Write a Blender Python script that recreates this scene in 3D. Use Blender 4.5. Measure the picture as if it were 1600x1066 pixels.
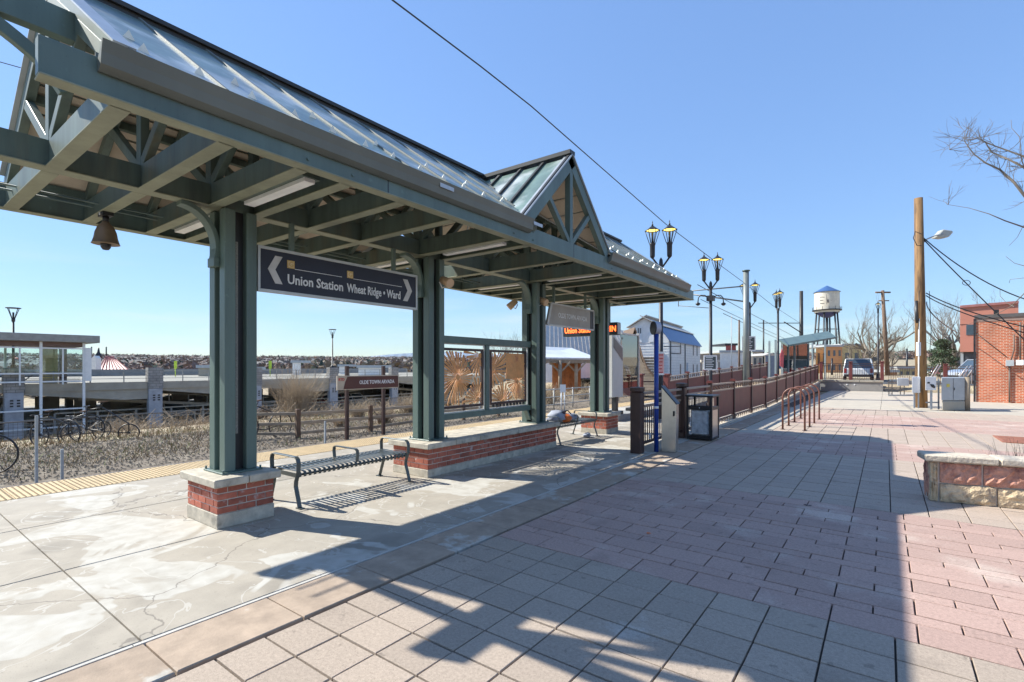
import bpy, bmesh, math, random
from mathutils import Vector, Matrix
R0 = random.Random(7)
SC = bpy.context.scene
for o in list(bpy.data.objects): bpy.data.objects.remove(o)
rad = math.radians
# ------------------------------------------------------------------ camera, world, sun, exposure
EYE = 1.7; FPX = 785.0; HY = 573.0; CX = 800.0
YAW = math.atan2(1384.0 - CX, FPX)
cam_d = bpy.data.cameras.new('camera'); cam = bpy.data.objects.new('camera', cam_d)
SC.collection.objects.link(cam); SC.camera = cam
cam_d.sensor_width = 36; cam_d.lens = FPX / 1600 * 36
cam_d.shift_y = (HY - 533.0) / 1600
cam_d.clip_start = 0.05; cam_d.clip_end = 30000
cam.location = (0, 0, EYE); cam.rotation_euler = (rad(90), 0, YAW)
SUNV = Vector((-1.08, -0.385, 1.0)).normalized()          # towards the sun
W = bpy.data.worlds.new('World'); SC.world = W; W.use_nodes = True
nt = W.node_tree; bg = nt.nodes['Background']
sky = nt.nodes.new('ShaderNodeTexSky'); sky.sky_type = 'NISHITA'; sky.sun_disc = False
sky.sun_elevation = math.asin(SUNV.z); sky.sun_rotation = math.atan2(SUNV.x, SUNV.y)
sky.altitude = 1600; sky.air_density = 1.0; sky.dust_density = 0.25; sky.ozone_density = 2.5
bw = nt.nodes.new('ShaderNodeRGBToBW'); pw = nt.nodes.new('ShaderNodeMath'); pw.operation = 'POWER'; pw.inputs[1].default_value = -.52
vsc = nt.nodes.new('ShaderNodeVectorMath'); vsc.operation = 'SCALE'
nt.links.new(sky.outputs[0], bw.inputs[0]); nt.links.new(bw.outputs[0], pw.inputs[0]); nt.links.new(sky.outputs[0], vsc.inputs[0]); nt.links.new(pw.outputs[0], vsc.inputs['Scale'])
vm2 = nt.nodes.new('ShaderNodeVectorMath'); vm2.operation = 'MULTIPLY'; vm2.inputs[1].default_value = (1.03, 1.09, 1.13)
nt.links.new(vsc.outputs[0], vm2.inputs[0]); nt.links.new(vm2.outputs[0], bg.inputs[0]); bg.inputs[1].default_value = 0.15
sd = bpy.data.lights.new('sun', 'SUN'); sd.energy = 3.9; sd.angle = rad(0.5); sd.color = (1.0, 0.985, 0.905)
sun = bpy.data.objects.new('sun', sd); SC.collection.objects.link(sun)
sun.rotation_euler = SUNV.to_track_quat('Z', 'Y').to_euler(); sun.location = (-20, -8, 30)
vs = SC.view_settings; vs.view_transform = 'Standard'; vs.look = 'None'; vs.gamma = 1; vs.exposure = 1.12
try: vs.use_curve_mapping = False
except Exception: pass
SC.cycles.max_bounces = 6
# faint high haze cloud near the horizon, all round
tcw = nt.nodes.new('ShaderNodeTexCoord'); mpw = nt.nodes.new('ShaderNodeMapping'); mpw.inputs['Scale'].default_value = (1.0, 1.0, 9.0); nt.links.new(tcw.outputs['Generated'], mpw.inputs[0])
nzw = nt.nodes.new('ShaderNodeTexNoise'); nzw.inputs['Scale'].default_value = 2.6; nzw.inputs['Detail'].default_value = 9; nzw.inputs['Roughness'].default_value = .62; nt.links.new(mpw.outputs[0], nzw.inputs['Vector'])
sz = nt.nodes.new('ShaderNodeSeparateXYZ'); nt.links.new(tcw.outputs['Generated'], sz.inputs[0])
el = nt.nodes.new('ShaderNodeMapRange'); el.inputs['From Min'].default_value = .20; el.inputs['From Max'].default_value = .02; el.inputs['To Max'].default_value = .55; nt.links.new(sz.outputs[2], el.inputs[0])
nr = nt.nodes.new('ShaderNodeMapRange'); nr.inputs['From Min'].default_value = .48; nr.inputs['From Max'].default_value = .72; nt.links.new(nzw.outputs[0], nr.inputs[0])
mw_ = nt.nodes.new('ShaderNodeMath'); mw_.operation = 'MULTIPLY'; nt.links.new(el.outputs[0], mw_.inputs[0]); nt.links.new(nr.outputs[0], mw_.inputs[1])
mxw = nt.nodes.new('ShaderNodeMix'); mxw.data_type = 'RGBA'; mxw.inputs[7].default_value = (2.9, 3.05, 3.2, 1); nt.links.new(mw_.outputs[0], mxw.inputs[0]); nt.links.new(vm2.outputs[0], mxw.inputs[6]); nt.links.new(mxw.outputs[2], bg.inputs[0])
# ------------------------------------------------------------------ helpers
FW = Vector((-math.sin(YAW), math.cos(YAW), 0)); RT = Vector((math.cos(YAW), math.sin(YAW), 0))
def D(x, y, d):
    v = FW * d + RT * ((x - CX) / FPX * d); v.z = EYE + (HY - y) / FPX * d; return v
def G(x, y, z=0.0): return D(x, y, (EYE - z) * FPX / (y - HY))
def OX(x, y, X):
    r = D(x, y, 1) ; r.z -= EYE; t = X / r.x; v = r * t; v.z += EYE; return v
def rad_dir(p): v = Vector((p[0], p[1], 0)); return v.normalized()
class MB:
    def __init__(s): s.v = []; s.f = []; s.m = []; s.s = []; s.c = []
    def face(s, pts, m=0, sm=False, c=0.0):
        b = len(s.v); s.v += [tuple(p) for p in pts]; s.f.append(tuple(range(b, b + len(pts)))); s.m.append(m); s.s.append(sm); s.c.append(c)
    def raw(s, vs_, fs, m=0, sm=False, c=0.0):
        b = len(s.v); s.v += [tuple(p) for p in vs_]
        for f in fs: s.f.append(tuple(b + i for i in f)); s.m.append(m); s.s.append(sm); s.c.append(c)
    def box(s, a, b, m=0, c=0.0):
        x0, y0, z0 = a; x1, y1, z1 = b
        s.raw([(x0,y0,z0),(x1,y0,z0),(x1,y1,z0),(x0,y1,z0),(x0,y0,z1),(x1,y0,z1),(x1,y1,z1),(x0,y1,z1)],
              [(0,3,2,1),(4,5,6,7),(0,1,5,4),(1,2,6,5),(2,3,7,6),(3,0,4,7)], m, c=c)
    def frame(s, p, q, up):
        d = (q - p).normalized(); u = Vector(up)
        if abs(d.dot(u)) > 0.98: u = Vector((1, 0, 0)) if abs(d.x) < 0.9 else Vector((0, 1, 0))
        sd_ = d.cross(u).normalized(); u2 = sd_.cross(d).normalized(); return sd_, u2
    def beam(s, p, q, w, h, up=(0,0,1), m=0, c=0.0):
        p = Vector(p); q = Vector(q); a, u = s.frame(p, q, up); a = a * (w/2); u = u * (h/2)
        vs_ = [p-a-u, p+a-u, p+a+u, p-a+u, q-a-u, q+a-u, q+a+u, q-a+u]
        s.raw(vs_, [(0,3,2,1),(4,5,6,7),(0,1,5,4),(1,2,6,5),(2,3,7,6),(3,0,4,7)][:2] + [(0,1,5,4),(1,2,6,5),(2,3,7,6),(3,0,4,7)], m, c=c)
    def tube(s, pts, r, n=8, m=0, cap=True, sm=True):
        pts = [Vector(p) for p in pts]; rs = r if isinstance(r, (list, tuple)) else [r] * len(pts)
        b = len(s.v); prev = None
        for i, p in enumerate(pts):
            d = (pts[min(i+1, len(pts)-1)] - pts[max(i-1, 0)]).normalized()
            if prev is None:
                u = Vector((0,0,1)) if abs(d.z) < 0.9 else Vector((1,0,0))
                a = d.cross(u).normalized()
            else: a = (prev - d * prev.dot(d)).normalized()
            prev = a; e = d.cross(a)
            for k in range(n):
                t = 2*math.pi*k/n; s.v.append(tuple(p + (a*math.cos(t) + e*math.sin(t)) * rs[i]))
        for i in range(len(pts)-1):
            for k in range(n):
                k2 = (k+1) % n
                s.f.append((b+i*n+k, b+i*n+k2, b+(i+1)*n+k2, b+(i+1)*n+k)); s.m.append(m); s.s.append(sm); s.c.append(0.0)
        if cap:
            s.f.append(tuple(b+k for k in range(n))[::-1]); s.m.append(m); s.s.append(False); s.c.append(0.0)
            l = b+(len(pts)-1)*n; s.f.append(tuple(l+k for k in range(n))); s.m.append(m); s.s.append(False); s.c.append(0.0)
    def lathe(s, c, prof, n=16, m=0, sm=True):
        c = Vector(c); s.tube([c + Vector((0,0,z)) for r, z in prof], [max(r, .0005) for r, z in prof], n, m, True, sm) if all(prof[i][1] != prof[i+1][1] for i in range(len(prof)-1)) else s._lathe(c, prof, n, m, sm)
    def _lathe(s, c, prof, n, m, sm):
        b = len(s.v)
        for r, z in prof:
            for k in range(n):
                t = 2*math.pi*k/n; s.v.append((c.x+r*math.cos(t), c.y+r*math.sin(t), c.z+z))
        for i in range(len(prof)-1):
            for k in range(n):
                k2 = (k+1) % n; s.f.append((b+i*n+k, b+i*n+k2, b+(i+1)*n+k2, b+(i+1)*n+k)); s.m.append(m); s.s.append(sm); s.c.append(0.0)
    def prism(s, poly, d, m=0):
        n = len(poly); a = [Vector(p) for p in poly]; d = Vector(d); b = [p + d for p in a]
        s.raw(a + b, [tuple(range(n))[::-1], tuple(range(n, 2*n))] + [(i, (i+1) % n, n+(i+1) % n, n+i) for i in range(n)], m)
    def sweep(s, pts, side, w, h, m=0):
        pts = [Vector(p) for p in pts]; side = Vector(side).normalized(); b = len(s.v)
        for i, p in enumerate(pts):
            d = (pts[min(i+1, len(pts)-1)] - pts[max(i-1, 0)]).normalized(); nrm = d.cross(side).normalized()
            for a_, e_ in ((-1,-1),(1,-1),(1,1),(-1,1)): s.v.append(tuple(p + side*(a_*w/2) + nrm*(e_*h/2)))
        for i in range(len(pts)-1):
            for k in range(4):
                k2 = (k+1) % 4; s.f.append((b+i*4+k, b+i*4+k2, b+(i+1)*4+k2, b+(i+1)*4+k)); s.m.append(m); s.s.append(False); s.c.append(0.0)
        s.f.append((b+3,b+2,b+1,b)); l = b+(len(pts)-1)*4; s.f.append((l,l+1,l+2,l+3)); s.m += [m,m]; s.s += [False]*2; s.c += [0.0]*2
    def mesh(s, name, mats, fix=True):
        me = bpy.data.meshes.new(name); me.from_pydata(s.v, [], s.f)
        for mt in (mats if isinstance(mats, (list, tuple)) else [mats]): me.materials.append(mt)
        me.polygons.foreach_set('material_index', s.m); me.polygons.foreach_set('use_smooth', s.s)
        if any(s.c):
            at = me.attributes.new('rnd', 'FLOAT', 'FACE'); at.data.foreach_set('value', s.c)
        me.update()
        if fix and len(s.f) < 60000:
            bm = bmesh.new(); bm.from_mesh(me); bmesh.ops.recalc_face_normals(bm, faces=bm.faces); bm.to_mesh(me); bm.free()
        return me
    def obj(s, name, mats, parent=None, bevel=0, fix=True, origin=None):
        if origin is not None:
            ov = Vector(origin); s.v = [tuple(Vector(p) - ov) for p in s.v]
        o = bpy.data.objects.new(name, s.mesh(name, mats, fix)); link(o, parent)
        if origin is not None: o.location = origin
        if bevel: 
            b = o.modifiers.new('bevel', 'BEVEL'); b.width = bevel; b.segments = 1; b.limit_method = 'ANGLE'
        return o
def link(o, parent=None):
    SC.collection.objects.link(o)
    if parent is not None:
        o.parent = parent
        if parent.type == 'EMPTY' or True:
            # children are modelled in world space: cancel the parent's own transform
            mw = PW.get(parent.name)
            if mw is not None: o.matrix_parent_inverse = mw.inverted()
    return o
PW = {}
def tag(o, label=None, cat=None, group=None, kind=None):
    if label: o['label'] = label
    if cat: o['category'] = cat
    if group: o['group'] = group
    if kind: o['kind'] = kind
    return o
def thing(name, label, cat, loc=(0,0,0), group=None, rz=0.0, local=False):
    o = bpy.data.objects.new(name, None); o.empty_display_size = 0.2; SC.collection.objects.link(o)
    o.location = loc; o.rotation_euler = (0, 0, rz); tag(o, label, cat, group)
    if not local: PW[o.name] = Matrix.Translation(Vector(loc)) @ Matrix.Rotation(rz, 4, 'Z')
    return o
def copy_tree(o, parent=None):
    c = o.copy(); SC.collection.objects.link(c)
    if parent is not None: c.parent = parent
    for ch in list(o.children): copy_tree(ch, c)
    return c
def inst(me, name, loc, parent, rot=(0,0,0), sc=(1,1,1)):
    o = bpy.data.objects.new(name, me); SC.collection.objects.link(o); o.parent = parent
    if parent is not None and parent.name in PW: o.matrix_parent_inverse = PW[parent.name].inverted()
    o.location = loc; o.rotation_euler = rot; o.scale = sc; return o
# ------------------------------------------------------------------ materials
def M(name, col, rough=.7, metal=0.0, var=.18, scale=3.0, bump=.15, bscale=60.0, col2=None, c2=(.5,.6), c2scale=2.0, rndvar=0.0, spec=.5,
      streak=False, fleck=None, trans=0.0, emit=None, estr=1.0, coat=0.0, bdist=.004):
    m = bpy.data.materials.new(name); m.use_nodes = True; n = m.node_tree.nodes; l = m.node_tree.links
    b = n['Principled BSDF']; b.inputs['Roughness'].default_value = rough; b.inputs['Metallic'].default_value = metal
    b.inputs['Specular IOR Level'].default_value = spec; b.inputs['Transmission Weight'].default_value = trans; b.inputs['Coat Weight'].default_value = coat
    if emit: b.inputs['Emission Color'].default_value = (*emit, 1); b.inputs['Emission Strength'].default_value = estr
    g = n.new('ShaderNodeNewGeometry'); pos = g.outputs['Position']
    if streak:
        mp = n.new('ShaderNodeMapping'); mp.inputs['Scale'].default_value = (1, 1, .12); l.new(pos, mp.inputs[0]); pos2 = mp.outputs[0]
    else: pos2 = pos
    no = n.new('ShaderNodeTexNoise'); no.inputs['Scale'].default_value = scale; no.inputs['Detail'].default_value = 8; no.inputs['Roughness'].default_value = .65
    l.new(pos2, no.inputs['Vector'])
    mr = n.new('ShaderNodeMapRange'); mr.inputs['From Min'].default_value = .3; mr.inputs['From Max'].default_value = .7
    mr.inputs['To Min'].default_value = 1-var; mr.inputs['To Max'].default_value = 1+var; l.new(no.outputs[0], mr.inputs[0])
    cur = None
    if col2:
        n2 = n.new('ShaderNodeTexNoise'); n2.inputs['Scale'].default_value = c2scale; n2.inputs['Detail'].default_value = 6; n2.inputs['Roughness'].default_value = .6
        l.new(pos2, n2.inputs['Vector'])
        r2 = n.new('ShaderNodeMapRange'); r2.inputs['From Min'].default_value = c2[0]; r2.inputs['From Max'].default_value = c2[1]; r2.interpolation_type = 'SMOOTHSTEP'
        l.new(n2.outputs[0], r2.inputs[0])
        mx = n.new('ShaderNodeMix'); mx.data_type = 'RGBA'; mx.inputs[6].default_value = (*col, 1); mx.inputs[7].default_value = (*col2, 1)
        l.new(r2.outputs[0], mx.inputs[0]); cur = mx.outputs[2]
    fac = mr.outputs[0]
    if rndvar:
        at = n.new('ShaderNodeAttribute'); at.attribute_name = 'rnd'; oi = n.new('ShaderNodeObjectInfo')
        ad = n.new('ShaderNodeMath'); ad.operation = 'ADD'; l.new(at.outputs['Fac'], ad.inputs[0]); l.new(oi.outputs['Random'], ad.inputs[1])
        fr = n.new('ShaderNodeMath'); fr.operation = 'FRACT'; l.new(ad.outputs[0], fr.inputs[0])
        m3 = n.new('ShaderNodeMapRange'); m3.inputs['To Min'].default_value = 1-rndvar; m3.inputs['To Max'].default_value = 1+rndvar; l.new(fr.outputs[0], m3.inputs[0])
        mu = n.new('ShaderNodeMath'); mu.operation = 'MULTIPLY'; l.new(fac, mu.inputs[0]); l.new(m3.outputs[0], mu.inputs[1]); fac = mu.outputs[0]
    if fleck:
        for (fs, lo, hi, mu_) in fleck:
            n4 = n.new('ShaderNodeTexNoise'); n4.inputs['Scale'].default_value = fs; n4.inputs['Detail'].default_value = 3; l.new(pos, n4.inputs['Vector'])
            m4 = n.new('ShaderNodeMapRange'); m4.inputs['From Min'].default_value = lo; m4.inputs['From Max'].default_value = hi; m4.inputs['To Min'].default_value = 1; m4.inputs['To Max'].default_value = mu_; l.new(n4.outputs[0], m4.inputs[0])
            m5 = n.new('ShaderNodeMath'); m5.operation = 'MULTIPLY'; l.new(fac, m5.inputs[0]); l.new(m4.outputs[0], m5.inputs[1]); fac = m5.outputs[0]
    vm = n.new('ShaderNodeVectorMath'); vm.operation = 'SCALE'
    if cur is None: vm.inputs[0].default_value = col
    else: l.new(cur, vm.inputs[0])
    l.new(fac, vm.inputs['Scale']); l.new(vm.outputs[0], b.inputs['Base Color'])
    if bump:
        n3 = n.new('ShaderNodeTexNoise'); n3.inputs['Scale'].default_value = bscale; n3.inputs['Detail'].default_value = 5; l.new(pos, n3.inputs['Vector'])
        bp = n.new('ShaderNodeBump'); bp.inputs['Strength'].default_value = bump; bp.inputs['Distance'].default_value = bdist
        l.new(n3.outputs[0], bp.inputs['Height']); l.new(bp.outputs[0], b.inputs['Normal'])
    return m
def stained_concrete():
    m = M('platform_concrete', (.345,.300,.240), .85, 0, .12, 3.2, .25, 120, rndvar=.04, fleck=[(110,.62,.70,.75),(1.1,.56,.66,.80),(26,.66,.72,.8)]); n = m.node_tree.nodes; l = m.node_tree.links
    b = n['Principled BSDF']; src = b.inputs['Base Color'].links[0].from_socket; g = n.new('ShaderNodeNewGeometry')
    def noise(sc, det, dist, off=0.0):
        mp = n.new('ShaderNodeMapping'); mp.inputs['Location'].default_value = (off, off*1.3, 0); l.new(g.outputs['Position'], mp.inputs[0])
        x = n.new('ShaderNodeTexNoise'); x.inputs['Scale'].default_value = sc; x.inputs['Detail'].default_value = det; x.inputs['Roughness'].default_value = .5; x.inputs['Distortion'].default_value = dist; l.new(mp.outputs[0], x.inputs['Vector']); return x.outputs[0]
    def ramp(v, lo, hi, a=0.0, c=1.0):
        r = n.new('ShaderNodeMapRange'); r.inputs['From Min'].default_value = lo; r.inputs['From Max'].default_value = hi; r.inputs['To Min'].default_value = a; r.inputs['To Max'].default_value = c; l.new(v, r.inputs[0]); return r.outputs[0]
    def mix(f, a, col):
        x = n.new('ShaderNodeMix'); x.data_type = 'RGBA'; x.inputs[7].default_value = (*col, 1); l.new(f, x.inputs[0]); l.new(a, x.inputs[6]); return x.outputs[2]
    p = noise(.95, 3.5, .9, 3.7); patch = ramp(p, .535, .555)
    inner = ramp(noise(7, 5, .3), .35, .65, .45, 1.0); mm = n.new('ShaderNodeMath'); mm.operation = 'MULTIPLY'; l.new(patch, mm.inputs[0]); l.new(inner, mm.inputs[1])
    c = mix(mm.outputs[0], src, (.47,.44,.385))
    # bright tide line along the patch edges
    e = n.new('ShaderNodeMath'); e.operation = 'COMPARE'; e.inputs[1].default_value = .50; e.inputs[2].default_value = .006; l.new(noise(1.3, 4, 1.1, 9.1), e.inputs[0])
    em = n.new('ShaderNodeMath'); em.operation = 'MULTIPLY'; em.inputs[1].default_value = .55; l.new(e.outputs[0], em.inputs[0]); c = mix(em.outputs[0], c, (.50,.465,.41))
    # hairline cracks
    v = n.new('ShaderNodeTexVoronoi'); v.feature = 'DISTANCE_TO_EDGE'; v.inputs['Scale'].default_value = .42
    nd = n.new('ShaderNodeTexNoise'); nd.inputs['Scale'].default_value = 3; nd.inputs['Detail'].default_value = 6; l.new(g.outputs['Position'], nd.inputs['Vector'])
    ma = n.new('ShaderNodeVectorMath'); ma.operation = 'MULTIPLY_ADD'; ma.inputs[1].default_value = (.35,.35,.35); l.new(nd.outputs['Color'], ma.inputs[0]); l.new(g.outputs['Position'], ma.inputs[2]); l.new(ma.outputs[0], v.inputs['Vector'])
    cr = ramp(v.outputs['Distance'], .0015, .0035, .6, 0.0); c = mix(cr, c, (.12,.10,.085))
    l.new(c, b.inputs['Base Color']); return m
def thin_glass(name, tint=(.8,.9,.9), refl=.12):
    m = bpy.data.materials.new(name); m.use_nodes = True; n = m.node_tree.nodes; l = m.node_tree.links; n.remove(n['Principled BSDF'])
    tr = n.new('ShaderNodeBsdfTransparent'); tr.inputs[0].default_value = (*tint, 1); gl = n.new('ShaderNodeBsdfGlossy'); gl.inputs['Roughness'].default_value = .02
    fr = n.new('ShaderNodeFresnel'); fr.inputs[0].default_value = 1.5; ad = n.new('ShaderNodeMath'); ad.operation = 'ADD'; ad.inputs[1].default_value = refl; l.new(fr.outputs[0], ad.inputs[0])
    mx = n.new('ShaderNodeMixShader'); l.new(ad.outputs[0], mx.inputs[0]); l.new(tr.outputs[0], mx.inputs[1]); l.new(gl.outputs[0], mx.inputs[2]); l.new(mx.outputs[0], n['Material Output'].inputs[0]); return m
def brick_mat(name, c1, c2, mortar, bw, bh, ms=.012):
    m = bpy.data.materials.new(name); m.use_nodes = True; n = m.node_tree.nodes; l = m.node_tree.links; b = n['Principled BSDF']; b.inputs['Roughness'].default_value = .85
    tc = n.new('ShaderNodeTexCoord'); sp = n.new('ShaderNodeSeparateXYZ'); l.new(tc.outputs['Object'], sp.inputs[0])
    ad = n.new('ShaderNodeMath'); ad.operation = 'ADD'; l.new(sp.outputs[0], ad.inputs[0]); l.new(sp.outputs[1], ad.inputs[1])
    cb = n.new('ShaderNodeCombineXYZ'); l.new(ad.outputs[0], cb.inputs[0]); l.new(sp.outputs[2], cb.inputs[1])
    br = n.new('ShaderNodeTexBrick'); br.inputs['Scale'].default_value = 1; br.inputs['Brick Width'].default_value = bw; br.inputs['Row Height'].default_value = bh
    br.inputs['Mortar Size'].default_value = ms; br.inputs['Color1'].default_value = (*c1,1); br.inputs['Color2'].default_value = (*c2,1); br.inputs['Mortar'].default_value = (*mortar,1)
    l.new(cb.outputs[0], br.inputs['Vector'])
    no = n.new('ShaderNodeTexNoise'); no.inputs['Scale'].default_value = 1.3; no.inputs['Detail'].default_value = 8; l.new(tc.outputs['Object'], no.inputs['Vector'])
    mr = n.new('ShaderNodeMapRange'); mr.inputs['From Min'].default_value=.3; mr.inputs['From Max'].default_value=.7; mr.inputs['To Min'].default_value=.75; mr.inputs['To Max'].default_value=1.2; l.new(no.outputs[0], mr.inputs[0])
    vm = n.new('ShaderNodeVectorMath'); vm.operation='SCALE'; l.new(br.outputs[0], vm.inputs[0]); l.new(mr.outputs[0], vm.inputs['Scale']); l.new(vm.outputs[0], b.inputs['Base Color'])
    bp = n.new('ShaderNodeBump'); bp.inputs['Strength'].default_value = .5; bp.inputs['Distance'].default_value = .01; bp.invert = True; l.new(br.outputs['Fac'], bp.inputs['Height']); l.new(bp.outputs[0], b.inputs['Normal'])
    return m
steel = M('green_steel', (.104,.148,.127), .42, 0, .26, 2.5, .08, 25, fleck=[(70,.68,.72,.7),(12,.66,.74,1.25)], col2=(.090,.118,.103), c2=(.5,.7), c2scale=1.6, streak=True)
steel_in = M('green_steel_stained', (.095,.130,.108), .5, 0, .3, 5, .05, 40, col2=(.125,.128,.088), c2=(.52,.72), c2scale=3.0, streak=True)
flange = M('flange_bounce_lit', (.24,.25,.175), .55, 0, .2, 4, .05)  # light bounced up from the ground is put into this paler flange colour
gutterm = M('gutter_paint', (.128,.138,.118), .42, 0, .14, 1.5, .04, 30, streak=True)
bronze = M('ridge_bronze', (.035,.032,.028), .45, 0, .2)
panel_m = M('roof_glass', (.13,.19,.16), .36, 0, .35, 2.2, .02, 20, col2=(.40,.43,.41), c2=(.44,.62), c2scale=1.3, coat=.15)
flash_m = M('flashing', (.45,.47,.48), .35, .3, .15)
bar_m = M('glazing_bar_grey', (.17,.185,.17), .6, 0, .2)
board_m = M('soffit_board', (.60,.50,.39), .75, 0, .12, 4, .05, rndvar=.06)
guard_m = M('snow_guard_white', (.80,.78,.68), .5)
perf_m = M('perforated_grey', (.22,.21,.18), .6, .2, .4, 90, .3, 120)
conc_m = stained_concrete()
joint_m = M('joint_dark', (.075,.062,.052), .95)
walkj_m = joint_m
band_m = M('border_flagstone', (.35,.262,.19), .85, 0, .22, 6, .4, 70, col2=(.46,.42,.36), c2=(.56,.64), c2scale=1.7, rndvar=.06)
strip_m = M('border_white_strip', (.48,.45,.40), .8)
tact_m = M('tactile_yellow', (.51,.37,.20), .75, 0, .12, 6, .1, rndvar=.05)
pav_t = M('paver_tan', (.372,.293,.226), .85, 0, .18, 45, .5, 160, rndvar=.07, col2=(.44,.38,.32), c2=(.58,.68), c2scale=1.2, fleck=[(150,.60,.66,.62),(170,.62,.68,1.3),(9,.66,.70,.72),(2.1,.60,.72,.84)])
pav_p = M('paver_rose', (.410,.272,.220), .85, 0, .18, 45, .5, 160, rndvar=.08, col2=(.50,.38,.31), c2=(.52,.68), c2scale=1.0, fleck=[(150,.60,.66,.62),(170,.62,.68,1.3),(9,.66,.70,.72),(2.1,.60,.72,.84)])
pav_l = M('paver_light', (.410,.318,.248), .85, 0, .18, 45, .5, 160, rndvar=.06, fleck=[(150,.60,.66,.62),(170,.62,.68,1.3),(9,.66,.70,.72),(2.1,.60,.72,.84)])
walk_m = M('walk_concrete', (.43,.375,.30), .85, 0, .1, 2, .2)
cap_m = M('cap_limestone', (.46,.405,.32), .8, 0, .3, 7, .4, 60, col2=(.27,.245,.20), c2=(.55,.7), c2scale=5)
brk_m = M('red_brick', (.37,.105,.062), .8, 0, .2, 14, .4, 90, rndvar=.25, col2=(.50,.38,.34), c2=(.57,.72), c2scale=9)
mort_m = M('mortar', (.64,.57,.49), .9)
bench_m = M('bench_grey', (.085,.095,.09), .4, .3, .1)
rust_m = M('rusty_steel', (.78,.36,.13), .6, .0, .2, 6, .2, col2=(.42,.14,.07), c2=(.55,.7), c2scale=3)
maroon = M('maroon_paint', (.135,.032,.028), .5, 0, .2, 3, .08)
maroon_d = M('dark_maroon_paint', (.060,.030,.024), .45, 0, .2, 3, .05)
tanrail = M('tan_rail', (.36,.27,.20), .55, 0, .15)
black_m = M('black_paint', (.018,.018,.020), .4)
lampm = M('lamp_post_black', (.028,.027,.030), .45, .2, .15)
white_m = M('white_paint', (.75,.75,.74), .5, 0, .08)
offw_m = M('offwhite_siding', (.80,.78,.74), .7, 0, .1, 1.5)
grey_m = M('grey_cabinet', (.40,.42,.43), .5, .1, .1)
silver = M('sign_frame_silver', (.50,.49,.46), .4, .4, .1)
navy = M('sign_navy', (.016,.016,.030), .45, 0, .15)
goldm = M('sign_gold', (.60,.40,.12), .5)
bluep = M('blue_pole_paint', (.010,.045,.27), .35)
stain = M('stainless', (.55,.52,.47), .28, .85, .12, 4, .03, 30)
cream = M('cream_plastic', (.62,.42,.26), .5, 0, .12)
glassm = M('window_glass', (.05,.07,.09), .08, 0, .1, bump=0, coat=.5)
clear_g = M('clear_glass', (.85,.92,.92), .03, 0, 0, bump=0, trans=1.0)
asph = M('asphalt', (.055,.055,.055), .9, 0, .2)
gravel_m = M('gravel', (.15,.115,.08), .95, 0, .35, 16, .6, 40, bdist=.02, col2=(.22,.18,.13), c2=(.5,.62), c2scale=4)
soil_m = M('dry_ground', (.30,.23,.15), .95, 0, .4, 1.6, .8, 9, bdist=.08, col2=(.42,.35,.22), c2=(.45,.62), c2scale=.7)
rock_m = M('ballast_rock', (.145,.122,.095), .9, 0, .4, 9, .4, rndvar=.35)
straw_m = M('dry_straw', (.33,.235,.125), .9, 0, .35, 1.3, 0, col2=(.17,.105,.065), c2=(.5,.62), c2scale=1.2)
green_g = M('weed_green', (.13,.17,.03), .8)
twig_m = M('dry_twig', (.36,.275,.185), .9, 0, .3, 1, 0)
twig_d = M('brown_twig', (.17,.12,.085), .9, 0, .35, 2, 0)
bark_m = M('grey_bark', (.15,.125,.10), .9, 0, .3, 4, .3, 30)
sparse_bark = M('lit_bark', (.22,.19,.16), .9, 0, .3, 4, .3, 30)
pole_w = M('pole_wood', (.26,.145,.060), .85, 0, .4, 3, .5, 40, col2=(.12,.07,.035), c2=(.45,.65), c2scale=9, streak=True)
pole_w2 = M('old_wood', (.16,.10,.065), .9, 0, .3, 5, .4)
woodl = M('brown_plank', (.40,.15,.045), .8, 0, .35, 3, .2, rndvar=.2)
timber = M('weathered_timber', (.36,.28,.20), .85, 0, .25, 3, .3, rndvar=.2)
conc_g = M('garage_concrete', (.36,.325,.265), .85, 0, .18, .8, .2, 10)
conc_gd = M('garage_concrete_grey', (.27,.26,.245), .9, 0, .2, 1.2, .2)
deck_m = M('garage_deck', (.27,.25,.205), .9, 0, .08, .3)
blue_r = M('blue_metal_roof', (.050,.115,.27), .4, .1, .12, .4, streak=False)
red_r = M('red_metal_roof', (.36,.075,.075), .5, 0, .15)
pale_r = M('pale_metal_roof', (.50,.455,.40), .55, .1, .15, 1)
ltblue_r = M('lightblue_metal_roof', (.62,.64,.65), .5, .1, .1, 1)
tankw = M('tank_white', (.62,.56,.46), .6, 0, .15, 1.2, .1, col2=(.42,.32,.22), c2=(.6,.72), c2scale=1.5)
stucco = M('salmon_stucco', (.56,.22,.15), .85, 0, .06, 1)
redbox = brick_mat('orange_red_brick', (.58,.12,.036), (.42,.08,.025), (.54,.36,.26), .21, .075, .013)
slate = M('stone_red', (.54,.27,.19), .85, 0, .28, 9, 1.0, 22, bdist=.03, col2=(.30,.12,.09), c2=(.5,.65), c2scale=5)
tanst = M('stone_tan', (.60,.45,.28), .85, 0, .3, 9, 1.0, 26, bdist=.03, col2=(.36,.27,.19), c2=(.5,.65), c2scale=6)
capst = M('stone_cap', (.52,.44,.34), .85, 0, .22, 9, .8, 30, bdist=.02)
pine_m = M('pine_green', (.055,.090,.045), .85, 0, .45, 1.5, 0)
far_b = M('far_trees_brown', (.20,.135,.11), .95, 0, .4, .02, 0, col2=(.17,.14,.10), c2=(.5,.62), c2scale=.012, rndvar=.35)
far_g = M('far_trees_green', (.035,.055,.035), .95, 0, .3, .05, 0)
far_h = M('far_houses', (.19,.17,.155), .9, 0, .25, .03, 0, rndvar=.3)
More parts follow.
